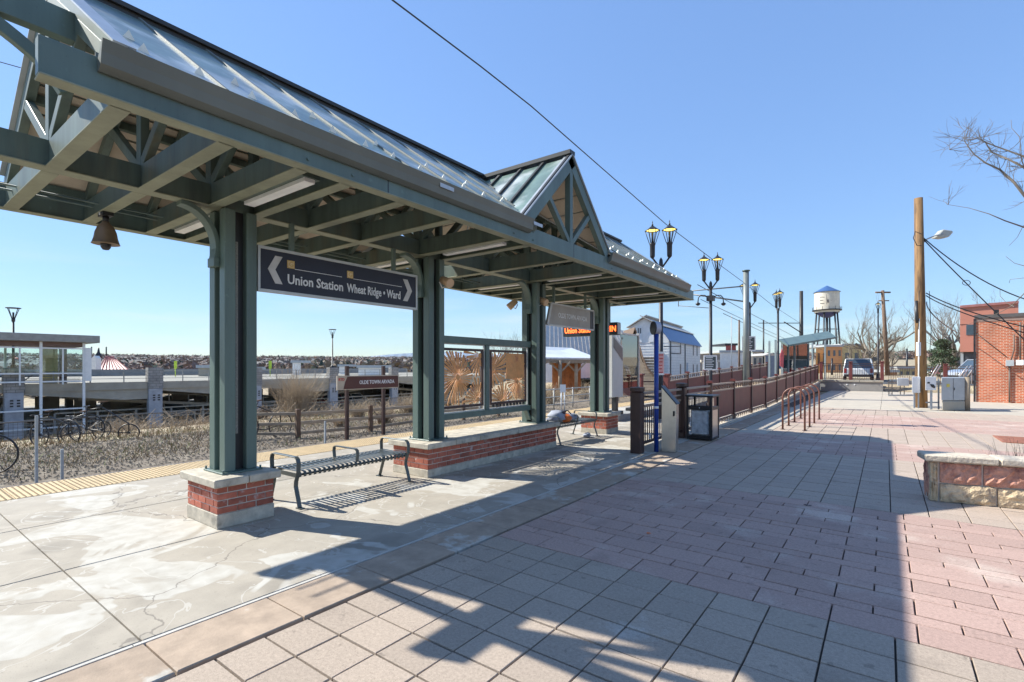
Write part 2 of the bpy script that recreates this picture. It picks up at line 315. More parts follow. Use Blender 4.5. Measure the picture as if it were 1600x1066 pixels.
mount_m = M('mountain_snow', (.16,.21,.28), .95, 0, .25, .0012, 0, col2=(.62,.66,.72), c2=(.50,.60), c2scale=.0022)
led_m = M('led_orange', (.8,.15,.05), .5, emit=(1.0,.12,.02), estr=2.2)
lampglow = M('lantern_glow', (.8,.6,.2), .5, emit=(1.0,.72,.16), estr=1.2)
tube_l = M('light_diffuser', (.80,.80,.78), .4)
pinkm = M('pink_print', (.70,.36,.34), .6)
carw = M('car_white', (.70,.70,.70), .25, 0, .03, coat=1)
cars = M('car_silver', (.45,.46,.48), .3, .3, .03, coat=1)
carr = M('car_red', (.30,.03,.04), .3, 0, .03, coat=1)
rubber = M('rubber', (.02,.02,.02), .8)
bag_g = M('bag_grey', (.30,.32,.38), .8, 0, .3, 8, .3)
bag_o = M('bag_orange', (.65,.15,.03), .7)
plast = M('bin_liner', (.40,.42,.44), .25, 0, .4, 9, .5, 12, bdist=.03)
orangeb = M('orange_render', (.60,.28,.12), .9, 0, .1, 1); yellowb = M('yellow_render', (.62,.46,.22), .9, 0, .1, 1)
# ------------------------------------------------------------------ ground
def hz(X, Y):
    r = math.hypot(X, Y)
    if X < -9.9:
        pts = [(-10,-.62),(-19.5,-.62),(-24,-.85),(-30,-1.9),(-37,-2.95),(-60,-3.05),(-90,-4.5),(-160,-6)]
        z = pts[-1][1]
        for (xa, za), (xb, zb) in zip(pts, pts[1:]):
            if X >= xb: z = za + (zb - za) * (xa - X) / (xa - xb); break
        t = min(1, max(0, (Y - 38) / 25)); z2 = .3 if X > -60 else max(-3, .3 - (-60 - X) * .05)
        if X > -14: z2 = -.62
        elif X > -17: z2 = -.62 + .92 * (-14 - X) / 3
        z = z * (1 - t) + z2 * t
    else:
        z = -.14 if Y < 42.5 else min(.45, -.14 + (Y - 42.5) * .6)
    if r > 130: z += (r - 130) / 1000 * 23 if r < 1000 else 20 - (r-1000)*.012
    return z
def axis(lo, hi, n0, fine):
    s = set(fine); v = 1.0
    for x in (lo, hi):
        k = abs(x); t = 60.0
        while t < k: s.add(math.copysign(t, x)); t *= 1.22
        s.add(x)
    return sorted(s)
xs = axis(-9000, 9000, 0, [-60,-52,-45,-41,-37,-34,-30,-27,-24,-22,-19.5,-17,-15.5,-14,-12,-10,-9.95,-9.85,-5,0,6,14,25,40])
ys = axis(-400, 9000, 0, [-30,-10,0,8,16,24,32,38,42.4,43.0,43.5,48,55,63])
gb = MB(); b_ = 0
gb.v = [(x, y, hz(x, y) + (R0.uniform(-.05, .05) if -34 < x < -20 else 0)) for y in ys for x in xs]
nx = len(xs)
for j in range(len(ys)-1):
    for i in range(nx-1):
        gb.f.append((j*nx+i, j*nx+i+1, (j+1)*nx+i+1, (j+1)*nx+i)); gb.m.append(0); gb.s.append(True); gb.c.append(0.0)
tag(gb.obj('ground', soil_m), kind='structure')
# street beyond the far wall
sb = MB(); sb.face([(-30,44.6,.46),(60,44.6,.46),(60,57,.46),(-30,57,.46)]); tag(sb.obj('street', asph), kind='structure')
tb = MB()
tb.box((-19.3,-14,-.7), (-9.97, 75, -.56)); track = tag(tb.obj('track_bed', gravel_m), kind='structure')
for xr in (-10.95, -12.4):
    b = MB(); b.box((xr-.035,-14,-.56),(xr+.035,120,-.42)); b.obj('rail', M('rail_steel_%d' % int(-xr), (.12,.09,.07), .4, .6), track)
sl = MB(); sl.box((-1.25,-.12,-.02),(1.25,.12,.02)); slm = sl.mesh('sleeper', conc_gd)
for i in range(60): inst(slm, 'sleeper', (-11.67, -6+i*.75, -.545), track)
rb = MB()
for i in range(14000):
    x = R0.uniform(-19, -13.3); y = R0.uniform(-4, 30) * R0.uniform(.3, 1); s = R0.uniform(.012, .032)
    p = [Vector((R0.uniform(-1,1), R0.uniform(-1,1), R0.uniform(-.6,.8))) * s for _ in range(4)]
    c = Vector((x, y, -.55)); p = [c + Vector((s,0,0)), c + Vector((-s*.6, s*.8, 0)), c + Vector((-s*.5,-s,0)), c + Vector((R0.uniform(-.3,.3)*s, 0, s*R0.uniform(.7,1.2)))]
    rb.raw(p, [(0,1,3),(1,2,3),(2,0,3)], c=R0.random() + .001)
rb.obj('ballast_stones', rock_m, track, fix=False)['kind'] = 'stuff'
# ------------------------------------------------------------------ platform
pf = MB(); pf.box((-9.93,-6,-.62), (-3.14, 34, -.03)); platform = tag(pf.obj('platform', joint_m), kind='structure')
def slab(name, x0, y0, x1, y1, z0, z1, mat, parent, g=.005, ch=.006, c=0.0):
    b = MB(); slab_geo(b, x0+g, y0+g, x1-g, y1-g, z0, z1, ch, 0, c); return b.obj(name, mat, parent, fix=False)
def slab_geo(b, x0, y0, x1, y1, z0, z1, ch, m=0, c=0.0, jit=0.0):
    z = z1 + jit
    v = [(x0,y0,z0),(x1,y0,z0),(x1,y1,z0),(x0,y1,z0),(x0,y0,z-ch),(x1,y0,z-ch),(x1,y1,z-ch),(x0,y1,z-ch),
         (x0+ch,y0+ch,z),(x1-ch,y0+ch,z),(x1-ch,y1-ch,z),(x0+ch,y1-ch,z)]
    f = [(8,9,10,11)] + [(i, (i+1) % 4, 4+(i+1) % 4, 4+i) for i in range(4)] + [(4+i, 4+(i+1) % 4, 8+(i+1) % 4, 8+i) for i in range(4)]
    b.raw(v, f, m, c=c)
xb = [-8.96, -7.25, -5.50, -3.70]
yb = [-4.95] + [1.13 + 3.05*(k-1) for k in range(12)]
for i in range(3):
    for j in range(len(yb)-1): slab('concrete_slab', xb[i], yb[j], xb[i+1], yb[j+1], -.03, 0.0, conc_m, platform)
b = MB()
for j in range(28):
    yy = -4 + j*1.27; b.box((-3.692, yy, -.03), (-3.665, yy+1.265, .001))
b.obj('border_strip', strip_m, platform)
y = -3.46
while y < 24:
    slab('border_slab', -3.66, y, -3.17, y+.765, -.03, 0.0, band_m, platform); y += .765
# tactile tiles: shared mesh with truncated domes
tm = MB(); slab_geo(tm, .004, .004, .936, .606, -.03, 0, .004)
for i in range(15):
    for j in range(10):
        cx, cy = .035+i*.0622, .032+j*.0605
        lo = [(cx+.016*math.cos(t), cy+.016*math.sin(t), 0.0) for t in (k*math.pi/3 for k in range(6))]
        hi = [(cx+.010*math.cos(t), cy+.010*math.sin(t), .0075) for t in (k*math.pi/3 for k in range(6))]
        tm.raw(lo+hi, [tuple(range(6,12))] + [(k,(k+1)%6,6+(k+1)%6,6+k) for k in range(6)])
tmm = tm.mesh('tactile_tile', tact_m, fix=False)
for j in range(62): inst(tmm, 'tactile_tile', (-9.915, -3.5+j*.61, .002), platform)
# ------------------------------------------------------------------ plaza
pz = MB(); pz.box((-3.14,-8,-.12), (26, 42.4, -.022)); plaza = tag(pz.obj('plaza', joint_m), kind='structure')
cells = []
XL = -3.135; PW_ = .3535
def zone_rows():
    rows = []; y = 3.97 - 14*.295
    while y < 3.96: rows.append((y, y+.295, 0, 0.0)); y += .295
    k = 0
    while y < 7.2:
        h = .295 if k % 2 == 0 else .148; rows.append((y, y+h, 1, .5 if k % 2 else 0.0)); y += h; k += 1
    k = 0
    while y < 11.4: rows.append((y, y+.295, 2, (.0,.0)[k % 2])); y += .295; k += 1
    k = 0
    while y < 13.8:
        h = .295 if k % 2 == 0 else .148; rows.append((y, y+h, 1, .5 if k % 2 else 0.0)); y += h; k += 1
    while y < 17.0: rows.append((y, y+.295, 2, 0.0)); y += .295
    while y < 21.5: rows.append((y, y+.295, 1, .5*(k % 2))); y += .295; k += 1
    while y < 24.4: rows.append((y, y+.295, 2, 0.0)); y += .295
    return rows
for (y0, y1, z, off) in zone_rows():
    nxc = 26 if y0 < 6 else 34
    pw_ = PW_*4/3 if z == 1 else PW_
    for i in range(nxc if z != 1 else int(nxc*.75)+1):
        x0 = XL + (i - (off if i else 0)) * pw_; x1 = XL + (i+1-off) * pw_
        if y0 > 13.9 and x0 < -2.5: continue
        d = FW.x*(x0+.17) + FW.y*(y0+.15); lat = RT.x*(x0+.17) + RT.y*(y0+.15)
        vis = 0
        if d > .4:
            u = CX + lat/d*FPX; v = HY + EYE/d*FPX
            if -60 < u < 1660 and v < 1130: vis = (x1-x0)*(y1-y0)*EYE/d**3
        cells.append((vis, x0, y0, x1, y1, z))
cells.sort(reverse=True)
pm = [pav_t, pav_p, pav_l]; shared = {}
rest = MB()
for k, (vis, x0, y0, x1, y1, z) in enumerate(cells):
    w, h = round(x1-x0, 3), round(y1-y0, 3)
    if k < 300 and vis > 0:
        key = (w, h, z)
        if key not in shared:
            q = MB(); slab_geo(q, .005, .0075, w-.005, h-.0075, -.022, 0, .003); shared[key] = q.mesh('paver', pm[z], fix=False)
        inst(shared[key], 'paver', (x0, y0, R0.uniform(-.003,.001)), plaza, (R0.uniform(-.006,.006), R0.uniform(-.006,.006), R0.uniform(-.004,.004)))
    else: slab_geo(rest, x0+.005, y0+.0075, x1-.005, y1-.0075, -.022, 0, .003, z, R0.random()+.001, R0.uniform(-.002,.001))
o = rest.obj('pavers', pm, plaza, fix=False); o['kind'] = 'stuff'
# light concrete walk beyond the pavers and along the fence
def walk(x0, y0, x1, y1, sx, sy, mat=walk_m):
    ny = max(1, round((y1-y0)/sy)); nx_ = max(1, round((x1-x0)/sx)); hx = (x1-x0)/nx_; hy_ = (y1-y0)/ny
    for i in range(nx_):
        for j in range(ny): slab('walk_slab', x0+i*hx, y0+j*hy_, x0+(i+1)*hx, y0+(j+1)*hy_, -.022, 0, mat, plaza)
walk(-3.14, 14.0, -2.43, 42.3, .71, 1.9); walk(-2.43, 24.45, 8.9, 42.3, 2.2, 2.2)
# stains / light seams
# ------------------------------------------------------------------ canopy
canopy = thing('platform_canopy', 'long green steel canopy with a gabled glass roof on four clustered columns over the platform', 'canopy', (-5.97, 2.7, 0))
ZB, ZT = 3.45, 3.71; XF, XM, XR = -4.15, -5.97, -7.80; YN, YF = .72, 13.5
def part(name, b, mats, parent=canopy, bevel=.004, **k): return b.obj(name, mats, parent, bevel, **k)
def steelbeam(name, p, q, w, mats=None, par=canopy, z0=ZB, z1=ZT):
    b = MB(); p = Vector((p[0], p[1], (z0+z1)/2)); q = Vector((q[0], q[1], (z0+z1)/2))
    b.beam(p, q, w, z1-z0-.03); 
    b.beam(p - Vector((0,0,(z1-z0)/2-.006)), q - Vector((0,0,(z1-z0)/2-.006)), w+.05 if w < .1 else w+.03, .014, m=1)
    return part(name, b, [mats or steel_in, flange], par)
for X in (XF+.04, XR-.04): steelbeam('fascia_beam', (X, YN), (X, YF), .08, steel)
CY = [2.70, 5.75, 8.80, 11.85]
TY = [1.15, 1.83, 2.47, 2.93, 3.62, 4.42, 5.52, 5.98, 7.25, 8.57, 9.03, 9.62, 10.5, 11.62, 12.08, 12.75, 13.4]
xa, xbm = XR+.005, XF-.005
for yy in TY:
    for (p_, q_) in (((xa, yy), (XM-.078, yy)), ((XM+.078, yy), (xbm, yy))): steelbeam('cross_beam', p_, q_, .075)
steelbeam('centre_beam', (XM, YN), (XM, YF), .13, None, canopy, ZB+.002, ZT-.002)
EX, EZ, RX, RZ = XF+.10, 3.78, XM, 5.14          # front eave and ridge
GYc, GH = 7.10, 1.35                                # cross gable centre and half width
def slope_pt(t, side): # t 0 eave .. 1 ridge ; side +1 front -1 rear
    return RX + side*(EX-RX)*(1-t), EZ + (RZ-EZ)*t
RY0, RY1 = 1.17, 12.95
# trusses above each cross beam
for k, yy in enumerate(TY[:-1]):
    gable_zone = abs(yy-GYc) < .9
    if yy > RY1: continue
    b = MB(); h = .105
    for sg in (1, -1):
        x0, z0 = slope_pt(0, sg); x1, z1 = slope_pt(1, sg)
        if not gable_zone: b.beam((x0, yy, z0-.11), (x1, yy, z1-.16), .075, h)
        xm_, zm_ = slope_pt(.52, sg); b.beam((RX+sg*.03, yy, ZT-.02), (xm_, yy, zm_-.16), .07, .10)
    b.beam((RX, yy, ZT-.03), (RX, yy, RZ-.22), .075, .12, up=(1,0,0))
    part('roof_truss', b, steel_in)
# purlins
for t in (.05, .52, .93):
    for sg in (1, -1):
        x, z = slope_pt(t, sg)
        g = GH*(1-t)
        for (ya, yb_) in ((RY0, GYc-g-.02), (GYc+g+.02, RY1)):
            b = MB(); b.beam((x, ya, z-.085), (x, yb_, z-.085), .07, .09, m=0); part('purlin', b, steel_in)
# underside boards (run along the roof) and the glass on top
def strip(b, pts3, up, th):   # thin slab from polygon
    n = Vector(up).normalized() * th; b.prism(pts3, n)
NB = 7
for sg in (1, -1):
    for i in range(NB):
        t0, t1 = i/NB + .006, (i+1)/NB - .006
        xa_, za_ = slope_pt(t0, sg); xb_, zb_ = slope_pt(t1, sg); za_ -= .035; zb_ -= .035
        ga, gb_ = GH*(1-t0), GH*(1-t1)
        nrm = Vector((sg*(RZ-EZ), 0, (EX-RX))).normalized()
        for (a0, a1, b0, b1) in ((RY0, RY0, GYc-ga, GYc-gb_), (GYc+ga, GYc+gb_, RY1, RY1)):
            b = MB(); strip(b, [(xa_, a0, za_), (xb_, a1, zb_), (xb_, b1, zb_), (xa_, b0, za_)], nrm, .018); b.obj('soffit_board', board_m, canopy)
def glass_row(sg):
    w = .61; nrm = Vector((sg*(RZ-EZ), 0, (EX-RX))).normalized()
    for (ya, yb_, dirn) in ((RY0, GYc, 1), (GYc, RY1, -1)):
        y = ya; 
        while y < yb_ - .05:
            y1 = min(y+w, yb_)
            # clip polygon against the valley
            def tv(yv): return max(0.0, 1 - abs(yv-GYc)/GH)
            t_a, t_b = tv(y), tv(y1)
            poly = []
            for (yy, t) in ((y+.012, 0 if t_a <= 0 else t_a), (y1-.012, 0 if t_b <= 0 else t_b)): poly.append((yy, t))
            pts = [(slope_pt(poly[0][1], sg), poly[0][0])]
            if t_a <= 0 < t_b or t_b <= 0 < t_a:
                yc = GYc - GH if dirn == 1 else GYc + GH; pts.append((slope_pt(0, sg), yc))
            pts.append((slope_pt(poly[1][1], sg), poly[1][0])); pts.append((slope_pt(.965, sg), y1-.012)); pts.append((slope_pt(.965, sg), y+.012))
            if min(t_a, t_b) < .93:
                b = MB(); strip(b, [(p[0], yy, p[1]) for p, yy in pts], nrm, .022); part('roof_panel', b, panel_m, bevel=0)
                t0 = max(0, t_a)
                if t0 < .9:
                    b = MB(); p0 = slope_pt(t0, sg); p1 = slope_pt(.97, sg)
                    b.beam(Vector((p0[0], y, p0[1]))+nrm*.03, Vector((p1[0], y, p1[1]))+nrm*.03, .022, .022, up=nrm); part('glazing_bar', b, bar_m, bevel=0)
            y = y1
glass_row(1); glass_row(-1)
# verge pieces at both ends
for yy in (RY0-.03, RY1+.03):
    for sg in (1, -1):
        b = MB(); p0 = slope_pt(0, sg); p1 = slope_pt(1, sg)
        b.beam((p0[0], yy, p0[1]-.045), (p1[0], yy, p1[1]-.045), .05, .13); part('verge_rafter', b, steel)
        b = MB(); b.beam((p0[0], yy, p0[1]+.05), (p1[0], yy, p1[1]+.05), .13, .014); part('verge_flashing', b, flash_m, bevel=0)
b = MB(); b.beam((RX, RY0-.1, RZ+.055), (RX, RY1+.1, RZ+.055), .17, .05); b.beam((RX, RY0-.1, RZ+.02), (RX, RY1+.1, RZ+.02), .10, .1); part('ridge_cap', b, bronze)
# snow guards
gm = MB(); gm.raw([(0,-.042,0),(0,.042,0),(-.085,0,0),(0,0,.075)], [(0,1,3),(1,2,3),(2,0,3),(0,2,1)]); gmm = gm.mesh('snow_guard', guard_m)
y = 1.3; k = 0
while y < 12.8:
    for t in (.10, .26):
        if abs(y-GYc) > GH*(1-t)+.12 and not (t == .26 and k % 2):
            x, z = slope_pt(t + R0.uniform(-.015,.015), 1); inst(gmm, 'snow_guard', (x, y, z+.02), canopy, (0, 0, 0), (1, 1, 1))
    y += .38; k += 1
# gutters
def gutter(y0, y1, sg=1):
    X = XF + .02 if sg == 1 else XR - .02
    pr = [(0, 3.74), (0, 3.60), (.07, 3.595), (.12, 3.63), (.135, 3.70), (.16, 3.775), (.145, 3.78), (.10, 3.72), (.02, 3.64), (.012, 3.74)]
    poly = [(X + sg*(a+.012), y0, z) for a, z in pr]; b = MB(); b.prism(poly, (0, y1-y0, 0)); part('gutter', b, gutterm, bevel=0)
for sg in (1, -1): gutter(1.0, GYc-GH+.12, sg); gutter(GYc+GH-.05, RY1+.02, sg)
# cross gable
GX0, GX1 = XR-.03, XF+.03
def gslope(t, side): return GYc + side*GH*(1-t), EZ + (RZ-.04-EZ)*t
for sg in (1, -1):
    for i in range(6):
        t0, t1 = i/6+.006, (i+1)/6-.006
        ya_, za_ = gslope(t0, sg); yb_, zb_ = gslope(t1, sg); za_ -= .035; zb_ -= .035
        nrm = Vector((0, sg*(RZ-EZ), GH)).normalized()
        for (s2, xe) in ((1, GX1), (-1, GX0)):
            va = RX + s2*(EX-RX)*(1-t0); vb = RX + s2*(EX-RX)*(1-t1)
            if abs(xe-va) < .02 and abs(xe-vb) < .02: continue
            b = MB(); strip(b, [(va, ya_, za_), (vb, yb_, zb_), (xe, yb_, zb_), (xe, ya_, za_)], nrm, .018); b.obj('soffit_board', board_m, canopy)
    for (s2, xe) in ((1, GX1), (-1, GX0)):
        nx_ = 4; xr = RX
        for i in range(nx_):
            xa_ = xe + (xr-xe)*i/nx_; xb_ = xe + (xr-xe)*(i+1)/nx_ 
            ta = max(0, 1-(abs(xa_-RX)/(EX-RX))); tb_ = max(0, 1-(abs(xb_-RX)/(EX-RX)))
            ta, tb_ = min(ta, .96), min(tb_, .96)
            def q(x, t): yy, zz = gslope(t, sg); return (x, yy, zz)
            b = MB(); strip(b, [q(xa_-s2*.01, ta), q(xb_+s2*.01, tb_), q(xb_+s2*.01, .965), q(xa_-s2*.01, .965)], nrm, .022); part('gable_panel', b, panel_m, bevel=0)
            if i:
                b = MB(); b.beam(Vector(q(xa_, ta))+nrm*.035, Vector(q(xa_, .97))+nrm*.035, .045, .05, up=nrm); part('glazing_bar', b, bronze, bevel=0)
        b = MB(); b.beam(Vector((xe, *gslope(0, sg)))+nrm*.03, Vector((xe, *gslope(1, sg)))+nrm*.03, .14, .02, up=nrm); part('gable_flashing', b, flash_m, bevel=0)
        b = MB(); b.beam(Vector((xe, *gslope(.0, sg)))-nrm*.075, Vector((xe, *gslope(1, sg)))-nrm*.075, .09, .17, up=nrm); part('gable_rafter', b, steel)
        b = MB(); b.beam(Vector((xe+s2*.02, *gslope(-.03, sg)))+nrm*.035, Vector((xe+s2*.02, *gslope(1.02, sg)))+nrm*.035, .05, .04, up=nrm); part('gable_cap', b, bronze)
        # valley flashing
        b = MB(); b.beam((xe if s2 > 0 else xe, GYc+sg*GH, EZ+.02), (RX, GYc, RZ+.0), .16, .015, up=(s2, -sg, 2)); part('valley_flashing', b, flash_m, bevel=0)
for xe in (GX1-.01, GX0+.01):
    b = MB(); b.beam((xe, GYc, ZT-.02), (xe, GYc, RZ-.2), .09, .10, up=(1,0,0))
    for sg in (1, -1):
        ym_, zm_ = gslope(.5, sg); b.beam((xe, GYc+sg*.04, ZT+.0), (xe, ym_, zm_-.12), .08, .085, up=(1,0,0))
    part('gable_web', b, steel)
b = MB(); b.beam((GX0-.06, GYc, RZ+.02), (GX1+.06, GYc, RZ+.02), .16, .07); part('ridge_cap', b, bronze)
for (x, t) in ((-4.75,.35), (-4.5,.18), (-4.36,.12), (-5.1,.55)):
    yy, zz = gslope(t, -1); inst(gmm, 'snow_guard', (x, yy, zz+.02), canopy, (0, 0, rad(-90)))
for sg in (1, -1):
    x = RX + sg*.82
    for (ya, yb_, s2) in ((-.25, RY0+.1, 1),) if sg == 1 else ():
        b = MB(); b.beam((x, ya, 4.36), (x, yb_, 4.36), .10, .22); part('purlin_end', b, steel)
    if sg < 0: continue
    b = MB(); arc = [(x, RY0-.1-.5*math.sin(t), 3.84+.40*math.sin(t)**.6) for t in [i*math.pi/2/8 for i in range(9)]]; b.sweep(arc, (1,0,0), .07, .09); part('curved_brace', b, steel)
# columns
for cy in CY:
    b = MB(); z0 = .545
    b.box((XM-.235, cy-.22, .525), (XM+.235, cy+.22, z0))
    col = part('column', b, steel); PW.setdefault(col.name, Matrix.Identity(4)); 
    PW[col.name] = Matrix.Identity(4)
    for sx in (1, -1):
        for sy in (1, -1):
            q = MB(); q.box((XM+sx*.19-(.13 if sx > 0 else 0), cy+sy*.175-(.115 if sy > 0 else 0), z0), (XM+sx*.19+(0 if sx > 0 else .13), cy+sy*.175+(0 if sy > 0 else .115), 3.44))
            q.obj('column_tube', steel, col, .006)
    for sx in (1, -1):
        q = MB(); q.box((XM+sx*.13, cy-.055, .95), (XM+sx*.118, cy-.008, 3.1)); q.obj('perforated_plate', perf_m, col)
    q = MB(); q.box((XM-.10, cy-.09, z0), (XM+.10, cy+.09, 3.44)); q.obj('column_core', black_m, col)
    for zz in (2.55,): 
        q = MB(); q.box((XM-.205, cy-.19, zz), (XM+.205, cy+.19, zz+.045)); 
    q = MB()
    for sx in (1, -1):
        for sy in (1, -1): q.tube([(XM+sx*.215, cy+sy*.2, .545), (XM+sx*.215, cy+sy*.2, .575)], .012, 6)
    q.obj('anchor_bolts', steel, col)['kind'] = 'stuff'
    q = MB(); q.box((XM-.2, cy-.2, ZT-.001), (XM+.2, cy+.2, ZT+.05)); q.box((XM-.11, cy-.13, 3.44), (XM+.11, cy+.13, ZT-.002)); q.obj('column_head', steel_in, col, .004)
    q = MB()
    arc = [(XM, cy-.19-.36*(1-math.cos(t)), 3.0+.43*math.sin(t)) for t in [i*math.pi/2/10 for i in range(11)]]
    arc = [(XM, cy-.21, 2.86)] + arc
    q.sweep(arc, (1,0,0), .14, .05); q.box((XM-.08, cy-.24, 2.80), (XM+.08, cy-.178, 2.90)); q.obj('curved_bracket', steel, col, .004)
# fluorescent fittings between the paired beams
for cy in CY:
    for (xa_, xb_) in ((XM+.35, XF-.25), (XR+.3, XM-.35)):
        b = MB(); b.box((xa_, cy-.10, ZB+.05), (xb_, cy+.10, ZB+.11), 0); b.box((xa_+.02, cy-.055, ZB+.012), (xb_-.02, cy+.055, ZB+.0495), 1)
        part('light_fitting', b, [steel_in, tube_l], bevel=0)
# conduit lines under rear bays
for x in (-7.45, -7.25):
    b = MB(); b.tube([(x, YN, ZB+.12), (x, YF, ZB+.12)], .012, 6); part('conduit', b, steel_in, bevel=0)
for y in (3.35, 7.15, 10.9):
    b = MB(); b.box((XF+.0795, y, ZB+.02), (XF+.0815, y+.012, ZT-.02)); part('splice_seam', b, black_m, bevel=0)
for cy in CY:
    for yy in (cy-.23, cy+.23):
        for z in (ZB+.07, ZT-.07):
            b = MB(); b.tube([(XF+.08, yy, z), (XF+.092, yy, z)], .014, 6); part('bolt', b, steel, bevel=0)
# small plates on the gutter
for y in (4.0, 5.85):
    b = MB(); b.box((XF+.178, y, 3.70), (XF+.184, y+.22, 3.745)); part('gutter_plate', b, flash_m, bevel=0)
# ------------------------------------------------------------------ brick piers
brickL = {}
def bmesh_brick(l, h, d):
    k = (round(l,3), round(h,3), round(d,3))
    if k not in brickL:
        q = MB(); x, y, z = l/2, d/2, h/2; c = .003
        q.box((-x, -y, -z), (x, y, z)); brickL[k] = q.mesh('brick', brk_m)
    return brickL[k]
def pier(label, x0, y0, x1, y1, z_base, z_top, capjoints, group='brick piers under the canopy columns'):
    t = thing('brick_pier', label, 'pier', ((x0+x1)/2, (y0+y1)/2, 0), group)
    b = MB(); b.box((x0+.009, y0+.009, 0), (x1-.009, y1-.009, z_top)); b.obj('mortar_core', mort_m, t)
    b = MB(); b.box((x0-.005, y0-.005, 0), (x1+.005, y1+.005, z_base)); b.obj('concrete_foot', cap_m, t, .006)
    rows = 4; rh = (z_top-z_base)/rows; d = .05
    for r in range(rows):
        z = z_base + (r+.5)*rh
        for face in range(4):
            L = (y1-y0) if face % 2 else (x1-x0); n = max(2, round(L/.205)); bl = L/n; offn = .5 if r % 2 else 0
            pos = []; a = 0.0
            if offn: pos.append((0, bl/2)); a = bl/2
            while a < L-1e-4: pos.append((a, min(L, a+bl))); a += bl
            for (a0, a1) in pos:
                l = a1-a0-.015; c = (a0+a1)/2; 
                if l < .03: continue
                e0 = .0
                if face == 0: p = (x0+c, y0+d/2, z); rz = 0
                elif face == 1: p = (x1-d/2, y0+c, z); rz = math.pi/2
                elif face == 2: p = (x0+c, y1-d/2, z); rz = 0
                else: p = (x0+d/2, y0+c, z); rz = math.pi/2
                p = (p[0]+R0.uniform(-.0015,.0015)+(.0012 if face==1 else 0), p[1]+R0.uniform(-.0015,.0015), p[2])
                inst(bmesh_brick(round(l,2), round(rh-.014,4), d+(.004 if face % 2 else 0)), 'brick', p, t, (0,0,rz))
    ys_ = [y0-.06] + capjoints + [y1+.06]
    for a, c in zip(ys_, ys_[1:]):
        b = MB(); b.box((x0-.065, a+.004, z_top), (x1+.065, c-.004, .525)); b.obj('cap_stone', cap_m, t, .010)
pier('small brick pier with weathered concrete cap under the nearest canopy column', -6.34, 2.37, -5.59, 2.97, .15, .44, [2.67])
pier('long low brick wall pier joining the two middle canopy columns', -6.40, 5.38, -5.60, 9.10, .12, .44, [5.95, 6.55, 7.65, 8.5])
pier('brick pier under the farthest canopy column beside the second bench', -6.34, 11.52, -5.62, 12.2, .12, .44, [11.85])
# ------------------------------------------------------------------ canopy fittings
def text(txt, size, loc, mat, parent, bold=0.0, name='lettering', rot=(rad(90),0,rad(90)), align='LEFT', ext=.002, sx=1.0):
    cu = bpy.data.curves.new('t', 'FONT'); cu.body = txt; cu.size = size; cu.offset = bold; cu.extrude = ext; cu.align_x = align; cu.resolution_u = 2
    tmp = bpy.data.objects.new('t', cu); SC.collection.objects.link(tmp); bpy.context.view_layer.update()
    me = bpy.data.meshes.new_from_object(tmp); bpy.data.objects.remove(tmp); me.materials.clear(); me.materials.append(mat); me.name = name
    o = bpy.data.objects.new(name, me); SC.collection.objects.link(o); o.parent = parent
    if parent.name in PW: o.matrix_parent_inverse = PW[parent.name].inverted()
    o.location = loc; o.rotation_euler = rot; o.scale = (sx, 1, 1); return o
# big direction sign
Y0, Y1, Z0, Z1 = 2.94, 5.38, 2.615, 3.085
t = thing('direction_sign', 'dark blue sign reading Union Station and Wheat Ridge Ward hanging between the first two columns', 'sign', (-5.88, 4.16, Z0))
b = MB(); b.box((-5.90, Y0, Z0), (-5.86, Y1, Z1)); b.obj('sign_board', navy, t)
b = MB()
for (a0, c0, a1, c1) in ((Y0-.02, Z1-.001, Y1+.02, Z1+.035), (Y0-.02, Z0-.035, Y1+.02, Z0+.001)): b.box((-5.905, a0, c0), (-5.85, a1, c1))
for a in (Y0-.02, Y1-.012): b.box((-5.905, a, Z0+.001), (-5.85, a+.032, Z1-.001))
b.obj('sign_frame', silver, t, .003)
def chev(y, d, z, h, w, th):
    q = MB(); s_ = 1 if d > 0 else -1
    q.prism([(-5.858, y, z+h/2), (-5.858, y+s_*w, z), (-5.858, y, z-h/2), (-5.858, y-s_*th*.95, z-h/2), (-5.858, y+s_*(w-th*.95), z), (-5.858, y-s_*th*.95, z+h/2)], (.004,0,0)); return q.obj('arrow', M('sign_grey_print', (.55,.53,.50), .5) if 'sign_grey_print' not in bpy.data.materials else bpy.data.materials['sign_grey_print'], t)
chev(3.13, -1, 2.86, .33, .09, .095); chev(5.20, 1, 2.86, .33, .09, .095)
for (yy, txt, x_end) in ((3.28, 'Union Station', 4.05), (4.13, 'Wheat Ridge \u2022 Ward', 5.09)):
    text(txt, .165, (-5.857, yy, 2.715), white_m, t, .003, sx=.86 if yy < 4 else .66)
    b = MB(); b.box((-5.86, yy, 2.905), (-5.855, yy+.095, 3.0)); b.obj('line_badge', goldm, t)
    b = MB(); b.box((-5.8551, yy+.012, 2.917), (-5.8545, yy+.083, 2.988)); b.obj('badge_inset', M('badge_cream', (.70,.55,.33), .5), t)
    text('G', .085, (-5.8542, yy+.018, 2.925), goldm, t, .003)
    b = MB(); b.box((-5.86, yy+.10, 2.900), (-5.856, x_end, 2.906)); b.obj('rule_line', white_m, t)
for yy in (3.35, 4.95):
    b = MB(); b.box((-5.91, yy-.025, Z1+.03), (-5.86, yy+.025, ZB+.01)); b.obj('hanger', steel, t)
